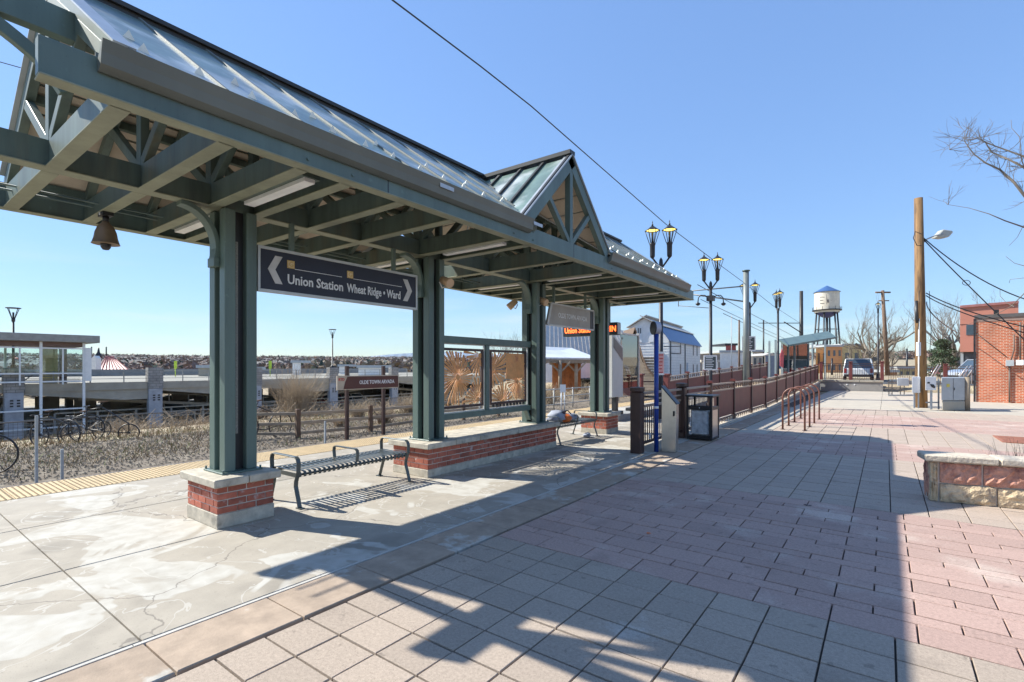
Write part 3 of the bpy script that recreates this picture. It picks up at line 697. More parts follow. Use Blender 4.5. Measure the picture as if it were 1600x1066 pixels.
# second hanging sign
Y0, Y1, Z0, Z1 = 9.13, 11.28, 2.61, 3.085
t = thing('station_sign', 'grey brown hanging sign with a slanted left edge reading Olde Town Arvada', 'sign', (-5.88, 10.2, Z0))
olive = M('sign_taupe', (.33,.285,.235), .3, 0, .2, 1.2)
b = MB(); b.prism([(-5.90, Y0, Z0), (-5.90, Y1, Z0), (-5.90, Y1, Z1), (-5.90, Y0+.16, Z1)], (.04, 0, 0)); b.obj('sign_board', olive, t)
b = MB()
fp = [Vector((-5.855, Y0, Z0)), Vector((-5.855, Y1, Z0)), Vector((-5.855, Y1, Z1)), Vector((-5.855, Y0+.16, Z1))]
for i in range(4): b.beam(fp[i], fp[(i+1) % 4], .035, .03, up=(1,0,0))
b.prism([(-5.859, Y0, Z0), (-5.859, Y0+.08, Z0), (-5.859, Y0+.24, Z1), (-5.859, Y0+.16, Z1)], (.004,0,0)); b.obj('sign_frame', silver, t)
b = MB(); b.box((-5.859, Y1-.16, Z0+.02), (-5.854, Y1-.02, Z1-.02)); b.obj('dark_end_band', black_m, t)
text('OLDE TOWN ARVADA', .15, (-5.857, 9.60, 2.80), white_m, t, .0035, sx=.86)
for yy in (9.45, 10.9):
    b = MB(); b.box((-5.91, yy-.025, Z1), (-5.86, yy+.025, ZB+.01)); b.obj('hanger', steel, t)
# LED board
t = thing('led_display', 'black electronic display board with orange letters facing along the platform behind the farthest column', 'display board', (-6.7, 12.75, 2.57))
b = MB(); b.box((-7.55, 12.65, 2.57), (-5.86, 12.89, 2.91)); b.obj('display_case', black_m, t, .006)
b = MB(); b.box((-5.859, 12.67, 2.59), (-5.845, 12.87, 2.89)); b.obj('case_end', grey_m, t)
text('Union Station', .215, (-7.50, 12.645, 2.665), led_m, t, .004, sx=.78, rot=(rad(90),0,0)); text('0MIN', .215, (-6.30, 12.645, 2.665), led_m, t, .004, sx=.85, rot=(rad(90),0,0))
for xx in (-7.2, -6.15):
    b = MB(); b.box((xx-.03, 12.74, 2.91), (xx+.03, 12.80, ZB+.02)); b.obj('hanger', steel, t)
# bell shaped camera
t = thing('bell_camera', 'brown bell shaped camera housing hanging under the near end of the canopy', 'camera', (-7.13, 1.83, 3.45))
c = Vector((-7.13, 1.83, 3.06))
b = MB(); b.lathe(c, [(.135,.035),(.13,.04),(.112,.10),(.10,.17),(.075,.235),(.04,.27),(.035,.29)], 20); b.lathe(c, [(.125,.05),(.10,.045),(.05,.05)], 20); b.obj('bell_housing', M('bell_bronze', (.22,.155,.10), .4, .3, .2), t)
b = MB(); b.lathe(c, [(.0,-.035),(.03,-.028),(.048,0),(.052,.03),(.05,.05)], 14); b.obj('camera_dome', black_m, t)
b = MB(); b.tube([c+Vector((0,0,.28)), c+Vector((0,0,.36))], .032, 10); b.box((c.x-.09, c.y-.05, 3.41), (c.x+.09, c.y+.05, 3.455)); b.obj('mount', black_m, t)
b = MB(); b.tube([(c.x+.0, c.y-.052, 3.43), (c.x, c.y-.06, 3.43)], .016, 8); b.obj('bolt', white_m, t)
# speakers
def speaker(label, p, dirv, armv):
    t = thing('loudspeaker', label, 'loudspeaker', p, 'cream loudspeakers on the canopy columns'); p = Vector(p); d = Vector(dirv).normalized()
    b = MB(); b.tube([p-d*.11, p-d*.10, p+d*.10, p+d*.12], [.05,.062,.078,.074], 14); b.obj('speaker_body', cream, t)
    q = Vector(armv); b = MB(); b.tube([p+q, p+q*.6-Vector((0,0,.10)), p-Vector((0,0,.07))], .010, 6); b.obj('bracket', white_m, t)
speaker('cream loudspeaker on the right side of the second column beside the long sign', D(697,440,8.05), D(715,447,7.9)-D(690,436,8.2), Vector((-.03,-.12,-.02)))
speaker('cream loudspeaker on the rear left of the third column', D(801,475,10.9), Vector((-.6,-.5,-.7)), (.05,.12,0))
speaker('cream loudspeaker at the third column next to the station name sign', D(847,470,10.6), D(860,476,10.5)-D(840,466,10.7), Vector((-.03,-.12,-.02)))
# windscreen with cut art panels
t = thing('windscreen', 'green steel windscreen frame with rusty cut metal art panels on the long brick pier', 'windscreen', (-5.97, 7.25, .525))
b = MB()
b.box((-6.03, 5.95, 2.10), (-5.91, 8.60, 2.22)); b.box((-6.03, 5.95, .80), (-5.91, 8.60, .90))
b.box((-6.01, 7.17, .90), (-5.93, 7.27, 2.10)); b.obj('steel_frame', steel, t, .004)
b = MB()
for (ya_, yc_) in ((5.97, 7.16), (7.28, 8.56)):
    for yy in (ya_, yc_-.02): b.box((-5.985, yy, .90), (-5.955, yy+.02, 2.10))
    for zz in (.90, 2.08): b.box((-5.985, ya_+.02, zz), (-5.955, yc_-.02, zz+.02))
b.obj('inner_trim', silver, t)
# braces at the column feet
b = MB(); b.beam((-5.97, 8.62, .60), (-5.97, 8.50, .80), .1, .04); b.beam((-5.97, 5.92, .60), (-5.97, 6.02, .80), .1, .04); b.obj('foot_brace', steel, t)
def art_panel(y0, y1, z0, z1, centres, seed):
    r = random.Random(seed); fr = .045
    b = MB()
    b.box((-5.99, y0, z0), (-5.95, y1, z0+fr)); b.box((-5.99, y0, z1-fr), (-5.95, y1, z1)); b.box((-5.99, y0, z0+fr), (-5.95, y0+fr, z1-fr)); b.box((-5.99, y1-fr, z0+fr), (-5.95, y1, z1-fr))
    b.obj('panel_frame', maroon_d, t)
    b = MB(); iy0, iy1, iz0, iz1 = y0+fr, y1-fr, z0+fr, z1-fr
    for ci, (cy, cz, n) in enumerate(centres):
        # region of this rosette: nearest centre wins
        def inside(yy, zz):
            if not (iy0 <= yy <= iy1 and iz0 <= zz <= iz1): return False
            d0 = math.hypot(yy-cy, zz-cz)
            return all(d0 <= math.hypot(yy-c2[0], zz-c2[1])+1e-6 for j, c2 in enumerate(centres) if j != ci)
        for k in range(n):
            a = 2*math.pi*k/n + r.uniform(-.03,.03); da = math.pi/n*.60*r.uniform(.7,1.2); bend = r.uniform(.15,.3)
            prev = None; rr = .07 if k % 2 else .045
            while rr < 2.0:
                aa = a + bend*rr; yy, zz = cy+rr*math.cos(aa), cz+rr*math.sin(aa)
                if not inside(yy, zz): break
                w = max(.004, min(.021, rr*da*1.1))
                nx1, nx2 = (yy-math.sin(aa)*w, zz+math.cos(aa)*w), (yy+math.sin(aa)*w, zz-math.cos(aa)*w)
                if prev: b.prism([(-5.972, *prev[0]), (-5.972, *nx1), (-5.972, *nx2), (-5.972, *prev[1])], (.006,0,0))
                prev = (nx1, nx2); rr += .05
        for rr in (.05,):
            b.tube([(-5.972, cy, cz), (-5.964, cy, cz)], rr, 12, sm=False)
    # thin borders where rosettes meet
    b.obj('cut_metal_sheet', rust_m, t)
art_panel(6.02, 7.12, .98, 2.02, [(6.44,1.52,40),(7.04,1.90,26),(6.98,1.10,26)], 3)
art_panel(7.32, 8.50, .98, 2.02, [(7.40,1.66,34),(8.2,1.40,40),(7.72,1.02,26)], 5)
b = MB(); b.box((-5.976, 7.84, 1.47), (-5.970, 8.44, 1.96)); b.obj('solid_sheet', rust_m, t)
b = MB()
for k in range(10): b.box((-5.985, 7.40+k*.11, .93), (-5.955, 7.45+k*.11, 1.0))
b.obj('panel_teeth', black_m, t)['kind'] = 'stuff'
# ------------------------------------------------------------------ benches
def bench(label, y0, y1, first=None):
    XFt, XBk = -5.66, -6.28
    t = thing('bench', label, 'bench', (-5.97, (y0+y1)/2, 0), 'slatted steel benches under the canopy')
    def endframe(y):
        pts = [(XFt+.03,.012),(XFt+.0,.10),(XFt-.055,.25),(XFt-.05,.31),(XFt+.0,.43),(XFt+.005,.54),(XFt-.012,.585),(XFt-.05,.605)]
        back = [(XBk+.06,.605),(XBk+.02,.585),(XBk+.005,.54),(XBk+.01,.43),(XBk+.06,.30),(XBk+.055,.25),(XBk-.0,.10),(XBk-.03,.012)]
        b = MB(); b.sweep([(x, y, z) for x, z in pts+back], (0,1,0), .052, .014); b.obj('end_frame', bench_m, t, .002)
        b = MB(); b.box((XFt-.01, y-.03, 0), (XFt+.09, y+.03, .012)); b.box((XBk-.09, y-.03, 0), (XBk+.01, y+.03, .012)); b.obj('foot_plate', bench_m, t)
    endframe(y0); endframe(y1)
    ym = (y0+y1)/2
    b = MB(); pts = [(XFt-.045,.42),(XFt-.03,.52),(XFt-.035,.57),(XFt-.07,.59),(XBk+.1,.59),(XBk+.06,.57),(XBk+.055,.52),(XBk+.07,.42)]
    b.sweep([(x, ym, z) for x, z in pts], (0,1,0), .045, .012); b.obj('armrest', bench_m, t)
    b = MB()
    for x in (XFt-.05, XBk+.05): b.box((x-.012, y0, .375), (x+.012, y1, .40))
    for y in (y0, y1): b.box((XBk+.03, y-.006, .36), (XFt-.03, y+.006, .41))
    b.obj('seat_rail', bench_m, t)
    n = int((y1-y0)/.066); q = MB()
    prof = [(XFt-.02,.365),(XFt-.008,.395),(XFt-.03,.425),(XFt-.08,.434),(-5.97,.428),(XBk+.08,.434),(XBk+.03,.425),(XBk+.008,.395),(XBk+.02,.365)]
    q.sweep([(x+5.97, 0, z) for x, z in prof], (0,1,0), .034, .006); me = q.mesh('seat_slat', bench_m)
    for i in range(n): inst(me, 'seat_slat', (-5.97, y0+.03+i*(y1-y0-.06)/(n-1), 0), t)
    return t
bench('empty grey slatted bench with curved arms beside the nearest brick pier', 3.31, 5.04)
bench('slatted bench with a bag on its seat beyond the long brick pier', 9.33, 11.05)
t = thing('duffel_bag', 'grey and orange stuffed bag lying on the second bench', 'bag', (-6.0, 9.95, .44))
def blob(c, r, seed, n=10, m=10, rough=.18, fl=1.0):
    rr = random.Random(seed); b = MB(); c = Vector(c)
    vs_ = []; 
    for i in range(m+1):
        ph = math.pi*i/m
        for k in range(n):
            th = 2*math.pi*k/n; q = 1 + rr.uniform(-rough, rough)
            vs_.append(c + Vector((math.sin(ph)*math.cos(th)*r[0], math.sin(ph)*math.sin(th)*r[1], -math.cos(ph)*r[2]*fl))*q if False else c + Vector((math.sin(ph)*math.cos(th)*r[0]*q, math.sin(ph)*math.sin(th)*r[1]*q, -math.cos(ph)*r[2]*q)))
    fs = [(i*n+k, i*n+(k+1) % n, (i+1)*n+(k+1) % n, (i+1)*n+k) for i in range(m) for k in range(n)]
    b.raw(vs_, fs, 0, True); return b
for (c, r, s_, mt, nm) in (((-6.0,9.75,.56),(.2,.26,.14),1,bag_g,'bag_body'), ((-5.95,10.2,.52),(.2,.3,.09),2,bag_g,'bag_flap'), ((-5.85,9.95,.52),(.12,.14,.09),4,bag_o,'orange_pocket'), ((-6.05,10.0,.60),(.13,.2,.09),6,M('bag_dark',(.05,.055,.09),.8),'bag_top')):
    blob(c, r, s_).obj(nm, mt, t)
b = MB(); b.tube([(-5.9,9.6,.6),(-5.85,9.8,.68),(-5.85,10.0,.70),(-5.88,10.2,.6)], .014, 6); b.obj('bag_strap', black_m, t)
tag(blob((-5.75, 10.75, .06), (.09,.12,.06), 9).obj('crumpled_bag', bag_g), 'small crumpled bag on the floor under the second bench', 'litter')
# ------------------------------------------------------------------ ramp fence along the plaza
def fz(Y): return .02 + max(0.0, Y-23)*.031
FXX = -3.93
t = thing('plaza_fence', 'dark brown picket fence with heavy posts at the plaza edge behind the blue pole', 'fence', (FXX, 10.8, 0))
def bigpost(x, y, z0, z1, r, mat, par, name='post', capm=None):
    b = MB(); b.box((x-r, y-r, z0), (x+r, y+r, z1-.10)); b.box((x-r-.01, y-r-.01, z0), (x+r+.01, y+r+.01, z0+.06)) if False else None
    b.obj(name, mat, par, .008)
    b = MB(); b._lathe(Vector((x, y, 0)), [(r*1.1, z1-.10), (r*1.25+.02, z1-.07), (r*1.45, z1-.02), (r*1.45, z1), (0.001, z1+.015)], 8, 0, False); b.obj('post_cap', capm or mat, par)
bigpost(FXX, 9.42, 0, 1.29, .105, maroon_d, t); bigpost(FXX, 12.1, 0, 1.30, .10, maroon_d, t); 
def rails(par, p, q, zs, w, h, mat, name='rail'):
    b = MB()
    for z in zs: b.beam((p[0], p[1], p[2]+z), (q[0], q[1], q[2]+z), w, h)
    b.obj(name, mat, par)
for (a, c) in ((9.53, 12.0), (12.2, 14.42)):
    for z, w, h in ((1.16,.075,.045), (1.02,.045,.03), (.90,.05,.05), (.16,.05,.05)):
        rails(t, (FXX, a, 0), (FXX, c, 0), [z], w, h, tanrail if z > .5 else maroon_d)
    n = int((c-a)/.115)
    pm_ = MB(); pm_.box((-.009,-.009,.18), (.009,.009,.88)); 
    if 'picket_mesh' not in globals(): picket_mesh = pm_.mesh('picket', maroon_d)
    for i in range(n): inst(picket_mesh, 'picket', (FXX, a+.06+i*(c-a-.1)/(n-1), 0), t)
    for yy in (a+.4, ):
        b = MB(); b.box((FXX+.03, yy, .22), (FXX+.045, yy+.11, .33)); b.obj('paper_tag', white_m, t)
posts = [14.55, 17.2, 19.8, 22.5, 25.1, 27.7, 30.2, 32.7, 35.2, 37.7, 40.2, 42.2]
def ramp_fence(label, X, posts, zf, group, first_post=True, detail=True):
    t = thing('ramp_fence', label, 'fence', (X, posts[0], 0), group)
    for y in posts:
        z = zf(y); b = MB(); b.box((X-.05, y-.05, z), (X+.05, y+.05, z+1.22)); b.obj('post', maroon_d, t, .006)
        b = MB(); b.box((X-.09, y-.09, z+1.22), (X+.09, y+.09, z+1.25)); b.box((X-.065, y-.065, z+1.25), (X+.065, y+.065, z+1.29)); b.obj('post_cap', maroon, t)
    for y0, y1 in zip(posts, posts[1:]):
        z0, z1 = zf(y0), zf(y1); p = (X, y0+.05, z0); q = (X, y1-.05, z1)
        rails(t, p, q, [1.17], .07, .045, tanrail); rails(t, p, q, [.98], .05, .04, tanrail, 'lower_rail'); rails(t, p, q, [.13], .05, .04, maroon_d, 'bottom_rail')
        b = MB(); b.beam((X, y0+.05, (z0)+.57), (X, y1-.05, z1+.57), .022, .78); b.obj('solid_panel', maroon, t)
        b = MB(); n = 9
        for i in range(n):
            f = (i+.5)/n; yy = y0+(y1-y0)*f; zz = z0+(z1-z0)*f
            r_ = .055; b.sweep([(X, yy+math.cos(a)*r_, zz+1.075+math.sin(a)*r_) for a in [k*math.pi/4 for k in range(9)]], (1,0,0), .02, .02)
        b.obj('scroll_work', maroon_d, t)['kind'] = 'stuff'
        b = MB(); n = 8
        for i in range(n):
            f = (i+.5)/n; yy = y0+.1+(y1-y0-.2)*f; zz = z0+(z1-z0)*f
            b.sweep([(X+.03, yy-.05, zz+.02), (X+.03, yy-.05, zz+.14), (X+.03, yy+.05, zz+.14), (X+.03, yy+.05, zz+.06)], (1,0,0), .025, .022)
        b.obj('loop_foot', tanrail, t)['kind'] = 'stuff'
    return t
ramp_fence('near maroon panel fence climbing the ramp beside the plaza walk', FXX, posts, fz, 'maroon ramp fences')
X2 = -7.2
def fz2(Y): return .10 + max(0.0, Y-20)*.030
ramp_fence('far maroon panel fence on the track side of the ramp behind the lamp posts', X2, [20.3, 23, 25.7, 28.4, 31.1, 33.8, 36.5, 39.2, 41.9], fz2, 'maroon ramp fences')
t = thing('gate_posts', 'pair of short red posts with a bar at the foot of the ramp', 'gate', (-7.1, 18.2, 0))
for (x, y) in ((-7.9, 19.2), (-7.1, 20.0)):
    b = MB(); b.box((x-.11, y-.11, 0), (x+.11, y+.11, 1.35)); b.box((x-.15, y-.15, 1.35), (x+.15, y+.15, 1.42)); b.obj('post', maroon, t, .01)
b = MB(); b.beam((-7.9, 19.2, 1.1), (-7.1, 20.0, 1.1), .04, .05); b.obj('bar', maroon_d, t)
# ramp body, curb and far wall
b = MB()
b.prism([(-4.12, 17.0, -.02), (-4.12, 42.2, -.02), (-4.12, 42.2, fz(42.2)-.02), (-4.12, 23, .0)], (-3.1, 0, 0)); tag(b.obj('ramp', walk_m), kind='structure')
t = thing('ramp_wall', 'low stone faced wall with a pale coping under the near ramp fence', 'wall', (-3.93, 30, 0))
b = MB(); b.prism([(-3.80, 14.5, -.02), (-3.80, 42.3, -.02), (-3.80, 42.3, fz(42.3)-.06), (-3.80, 23, .0), (-3.80, 14.5, .0)], (-.30, 0, 0)); b.obj('wall_body', conc_gd, t)
for y0, y1 in zip(posts, posts[1:]):
    b = MB(); b.beam((-3.94, y0+.005, fz(y0)-.03), (-3.94, y1-.005, fz(y1)-.03), .36, .075); b.obj('coping_stone', capst, t, .01)
t = thing('far_retaining_wall', 'long grey concrete retaining wall with coping at the far end of the plaza', 'wall', (-1.9, 42.3, 0))
b = MB(); b.box((-4.1, 42.42, -.1), (-.15, 42.75, .62)); b.obj('wall_body', conc_gd, t, .01)
for i in range(3):
    b = MB(); x = -4.15+i*1.35; b.box((x+.01, 42.36, .62), (x+1.34, 42.80, .76)); b.obj('coping_stone', conc_g, t, .012)
for x in (-2.2, -1.75):
    b = MB(); b.tube([(x, 42.42, .44), (x, 42.40, .44)], .05, 10); b.obj('drain_cap', white_m, t)
def picket_fence(label, p, q, z0, zt, posts_at, mat, postm, group, pitch=.13):
    p = Vector(p); q = Vector(q); L = (q-p).length; d = (q-p)/L
    t = thing('picket_fence', label, 'fence', ((p+q)/2), group)
    for s_ in (0, L*.5, L) if posts_at is None else posts_at:
        c = p+d*s_; b = MB(); b.box((c.x-.10, c.y-.10, z0), (c.x+.10, c.y+.10, zt+.08)); b.box((c.x-.13, c.y-.13, zt+.08), (c.x+.13, c.y+.13, zt+.14)); b.obj('post', postm, t, .01)
    for z in (zt-.02, zt-.16, z0+.10):
        b = MB(); b.beam(p+Vector((0,0,z)), q+Vector((0,0,z)), .05, .045); b.obj('rail', mat, t)
    n = int(L/pitch); me = MB(); me.box((-.011,-.011, z0+.1), (.011,.011, zt-.16)); mm = me.mesh('picket', mat)
    for i in range(n): c = p+d*(L*(i+.5)/n); inst(mm, 'picket', (c.x, c.y, 0), t)
picket_fence('dark maroon picket fence with thick red posts on top of the far wall', (-3.75, 42.55, 0), (-.2, 42.55, 0), .76, 1.92, None, maroon_d, maroon, 'picket fences at the street')
picket_fence('brown picket fence continuing right of the far wall behind the utility boxes', (.1, 42.55, 0), (6.2, 44.5, 0), .50, 1.75, [3.2], M('brown_picket', (.22,.14,.09), .6), maroon, 'picket fences at the street')
# ------------------------------------------------------------------ blue pole, help point, bin, rack
t = thing('blue_pole', 'tall blue pole with a round disc sign on top beside the dark post', 'pole', (-3.70, 9.72, 0))
b = MB(); b.tube([(-3.68, 9.78, 0), (-3.68, 9.78, 2.5)], .045, 14); b.obj('pole', bluep, t)
dn = (RT*1.0 + FW*.18).normalized(); c = Vector((-3.68, 9.78, 2.47))
b = MB(); b.tube([c-dn*.055, c+dn*.055], .125, 24, sm=False); b.obj('disc', M('disc_grey', (.40,.40,.46), .4), t)
b = MB(); b.tube([c-dn*.075, c-dn*.056], .135, 24, sm=False); b.obj('disc_rim', black_m, t)
b = MB(); b.tube([(-3.68, 9.78, .86), (-3.68, 9.78, .91)], .048, 14); b.obj('white_band', white_m, t)
t = thing('help_point', 'stainless steel slanted help point cabinet behind the blue pole', 'cabinet', (-3.5, 9.85, 0))
a = Vector((-3.60, 9.86, 0)); e = Vector((.275, .03, 0)); n_ = Vector((-.04, .26, 0))
b = MB(); b.prism([a, a+e, a+e*1.05+Vector((0,0,.95)), a-e*.02+Vector((0,0,1.30))], n_); b.obj('cabinet_body', stain, t, .008)
b = MB(); b.beam(a-e*.03+Vector((0,0,1.31))+n_*.5, a+e*1.08+Vector((0,0,.955))+n_*.5, .28, .02, up=(0,0,1)); b.obj('slanted_screen', navy, t)
b = MB(); b.box((a.x+e.x*.82, a.y-.004, .72), (a.x+e.x*.92, a.y+.01, .82)); b.obj('slot', black_m, t)
t = thing('litter_bin', 'black framed litter bin with a clear bagged front beside the fence', 'litter bin', (-3.42, 12.2, 0))
x0, y0, x1, y1, zt = -3.74, 11.85, -3.16, 12.45, 1.04
b = MB()
for (x, y) in ((x0,y0),(x1-.05,y0),(x0,y1-.05),(x1-.05,y1-.05)): b.box((x,y,.02),(x+.05,y+.05,zt-.04))
b.box((x0-.02,y0-.02,zt-.04),(x1+.02,y1+.02,zt)); b.box((x0+.001,y0+.001,.03),(x1-.001,y1-.001,.08)); b.box((x0+.05,y0+.003,.70),(x1-.05,y0+.045,.80)); b.box((x0+.05,y0+.003,.08),(x1-.05,y0+.045,.12))
b.box((x1-.045,y0+.05,.70),(x1-.003,y1-.05,.78)); b.obj('bin_frame', black_m, t, .005)
b = MB(); b.box((x0+.09,y0+.02,.12),(x1-.09,y1-.06,.70)); b.obj('clear_liner', plast, t, .03)
b = MB(); b.box((x1-.03,y0+.06,.08),(x1-.012,y1-.06,.70)); b.box((x1-.03,y0+.06,.80),(x1-.012,y0+.2,.98)); b.obj('steel_side', stain, t)
bl = blob((x0+.28, y0+.12, .24), (.2,.09,.12), 21, rough=.25); bl.obj('rubbish', bag_g, t)
b = MB(); b.tube([(x0+.30, y0-.004, .75), (x0+.30, y0+.004, .75)], .012, 8); b.obj('lock', white_m, t)
ordl = ['nearest', 'second', 'third', 'farthest']
def hoop(i, y, xl, xr):
    t = thing('bike_hoop', ordl[i] + ' red brown hoop of the row of bicycle hoops on the plaza', 'bike rack', ((xl+xr)/2, y, 0), 'bicycle hoops on the plaza')
    r = (xr-xl)/2; c = (xl+xr)/2; pts = [(xl, y, 0), (xl, y, .86)] + [(c-r*math.cos(a), y, .86+r*math.sin(a)) for a in [k*math.pi/10 for k in range(1,10)]] + [(xr, y, .86), (xr, y, 0)]
    b = MB(); b.tube(pts, .025, 10); b.obj('hoop', M('hoop_paint%d' % i, (.19,.075,.05), .45), t)
    for x in (xl, xr):
        b = MB(); b.tube([(x, y, 0), (x, y, .012)], .06, 10); b.obj('foot_plate', maroon_d, t)
for i, y in enumerate((15.3, 16.35, 17.5, 18.9)): hoop(i, y, -2.24, -1.72)
gratem = M('grate_rust', (.33,.13,.08), .8, .1, .3, 8, .2)
# ------------------------------------------------------------------ planter, grate
t = thing('stone_seat_wall', 'low seat wall of red sandstone blocks with a tan stone cap on the right', 'wall', (1.9, 8.9, 0))
A = Vector((.44, 8.26, 0)); B = A + Vector((.984,.177,0))*3.2; Cc = Vector((.50, 11.9, 0))
def stones(p, q, z0, z1, ls, mat, proud, nrm, name, back=.22, jit=.012):
    d = (q-p).normalized(); s_ = 0.0
    for l in ls:
        a_ = p+d*(s_+.012); c_ = p+d*(s_+l-.012); b = MB(); n = 11; mrow = 6
        grid = []
        for j in range(mrow):
            for i in range(n):
                f = i/(n-1); g_ = j/(mrow-1); edge = (i in (0, n-1) or j in (0, mrow-1))
                off = (proud - .010 if edge else proud + R0.uniform(-.012, .020))
                pt = a_ + (c_-a_)*f + nrm*off; pt.z = z0+.008+(z1-z0-.016)*g_ + (R0.uniform(-.006,.006) if edge and j in (0,mrow-1) else 0); grid.append(pt)
        fs = [(j*n+i, j*n+i+1, (j+1)*n+i+1, (j+1)*n+i) for j in range(mrow-1) for i in range(n-1)]
        k0 = len(grid); grid += [Vector((a_.x, a_.y, z0+.008))-nrm*back, Vector((c_.x, c_.y, z0+.008))-nrm*back, Vector((c_.x, c_.y, z1-.008))-nrm*back, Vector((a_.x, a_.y, z1-.008))-nrm*back]
        fs += [(k0,k0+3,k0+2,k0+1), tuple([k0]+[k0+1]+list(range(n-1,-1,-1))), tuple([k0+3]+[(mrow-1)*n+i for i in range(n)]+[k0+2]), tuple([k0+3,k0]+[j*n for j in range(mrow)]), tuple([k0+1,k0+2]+[j*n+n-1 for j in range(mrow-1,-1,-1)])]
        b.raw(grid, fs, 0, False); b.obj(name, mat, t); s_ += l
dAB = (B-A).normalized(); nAB = Vector((dAB.y, -dAB.x, 0)); dAC = (Cc-A).normalized(); nAC = Vector((-dAC.y, dAC.x, 0))
if nAC.x > 0: nAC = -nAC
stones(A+dAB*.10, B, .235, .50, [.42,.44,.46,.44,.44,.44,.44], slate, .006, nAB, 'sandstone_block')
stones(A+dAB*.10, B, .0, .235, [.55,.60,.62,.6,.6], tanst, .015, nAB, 'base_stone')
stones(A-dAB*.0, A+dAB*.10, .0, .5, [.10], tanst, .005, nAB, 'corner_stone', .1)
b = MB(); b.prism([A+dAB*.03-nAB*.03, B-nAB*.03, B-nAB*.33, A+dAB*.03-nAB*.33], (0,0,.50)); b.obj('wall_core', mort_m, t)
stones(A+dAB*.03-nAB*.34, A+dAB*.03-nAB*.0, .0, .5, [.33], slate, .01, -dAB, 'end_stone', .05)
for k in range(5):
    a_ = A-nAB*.0+dAB*(-.05+k*.72); b = MB(); up = Vector((0,0,.505)); w_ = -nAB*.34
    b.prism([a_+nAB*.05+up, a_+dAB*.71+nAB*.05+up, a_+dAB*.71+w_+up, a_+w_+up], (0,0,.085)); b.obj('cap_stone', capst, t, .015)
b = MB()
for k in range(500):
    c = A+dAB*R0.uniform(1.1,3.0)-nAB*R0.uniform(.55,1.5); c.z = 0.0; h = R0.uniform(.3,.72); d_ = Vector((R0.uniform(-.2,.2), R0.uniform(-.2,.2), h)); s_ = Vector((.004,.004,0)); b.face([c-s_, c+s_, c+d_+s_*.3, c+d_-s_*.3])
b.obj('shrub_leaves', M('dark_needles', (.10,.10,.06), .8), t, fix=False)['kind'] = 'stuff'
t = thing('tree_grate', 'rusty red slotted tree grate set in the paving behind the planter', 'grate', (2.75, 16.5, 0))
b = MB(); gx0, gy0, gx1, gy1 = 2.1, 15.6, 3.4, 16.9
for k in range(14): b.box((gx0+.03, gy0+.04+k*.09, .003), (gx1-.03, gy0+.10+k*.09, .018))
b.obj('grate_bars', gratem, t)['kind'] = 'stuff'; b = MB(); b.box((gx0,gy0,.001),(gx0+.05,gy1,.02)); b.box((gx1-.05,gy0,.001),(gx1,gy1,.02)); b.box((gx0+.05,gy0,.001),(gx1-.05,gy0+.04,.02)); b.box((gx0+.05,gy1-.04,.001),(gx1-.05,gy1,.02)); b.obj('grate_frame', gratem, t)
for i, (x, y, mt_, lab) in enumerate(((1013, 834, bag_o, 'small dry orange brown leaf on the shaded rose pavers'), (1262, 790, black_m, 'short dark twig on the shaded light pavers'), (1080, 733, black_m, 'dark scrap lying on the pavers near the border strip'))):
    p = G(x, y); b = MB(); rr_ = random.Random(i); b.face([p+Vector((rr_.uniform(.015,.03)*math.cos(a)*(2.2 if i else 1), .016*math.sin(a), .004+.006*abs(math.sin(a*2)))) for a in [k*math.pi/4 for k in range(8)]]); tag(b.obj('fallen_leaf' if not i else 'fallen_twig', mt_), lab, 'litter')
# ------------------------------------------------------------------ lamp posts
def lantern(b, c, s=1.0):
    """b: dict of builders, c: bottom centre of the lantern stem"""
    x, y, z = c
    b['stem'].lathe(c, [(.035,0),(.075,.05),(.08,.10),(.085,.42),(.10,.46),(.10,.50)], 10)
    r0, r1, z0, z1 = .10, .235, .50, .92
    for k in range(6):
        a = k*math.pi/3+.3; a2 = a+math.pi/3
        p0 = (x+r0*math.cos(a), y+r0*math.sin(a), z+z0); p1 = (x+r1*math.cos(a), y+r1*math.sin(a), z+z1)
        q0 = (x+r0*math.cos(a2), y+r0*math.sin(a2), z+z0); q1 = (x+r1*math.cos(a2), y+r1*math.sin(a2), z+z1)
        b['cage'].tube([p0, p1], .012, 4); b['cage'].tube([p1, q1], .014, 4)
        b['roof'].face([p1, q1, (x, y, z+1.10)])
        b['glow'].face([(x+.2*math.cos(a), y+.2*math.sin(a), z+z1+.005), (x+.2*math.cos(a2), y+.2*math.sin(a2), z+z1+.005), (x, y, z+z1+.10)])
    b['cage'].tube([(x, y, z+.5), (x, y, z+.86)], .035, 6, m=0)
    b['roof'].lathe((x, y, z+1.08), [(.03,0),(.035,.03),(.012,.06),(.018,.10),(.004,.16)], 8)
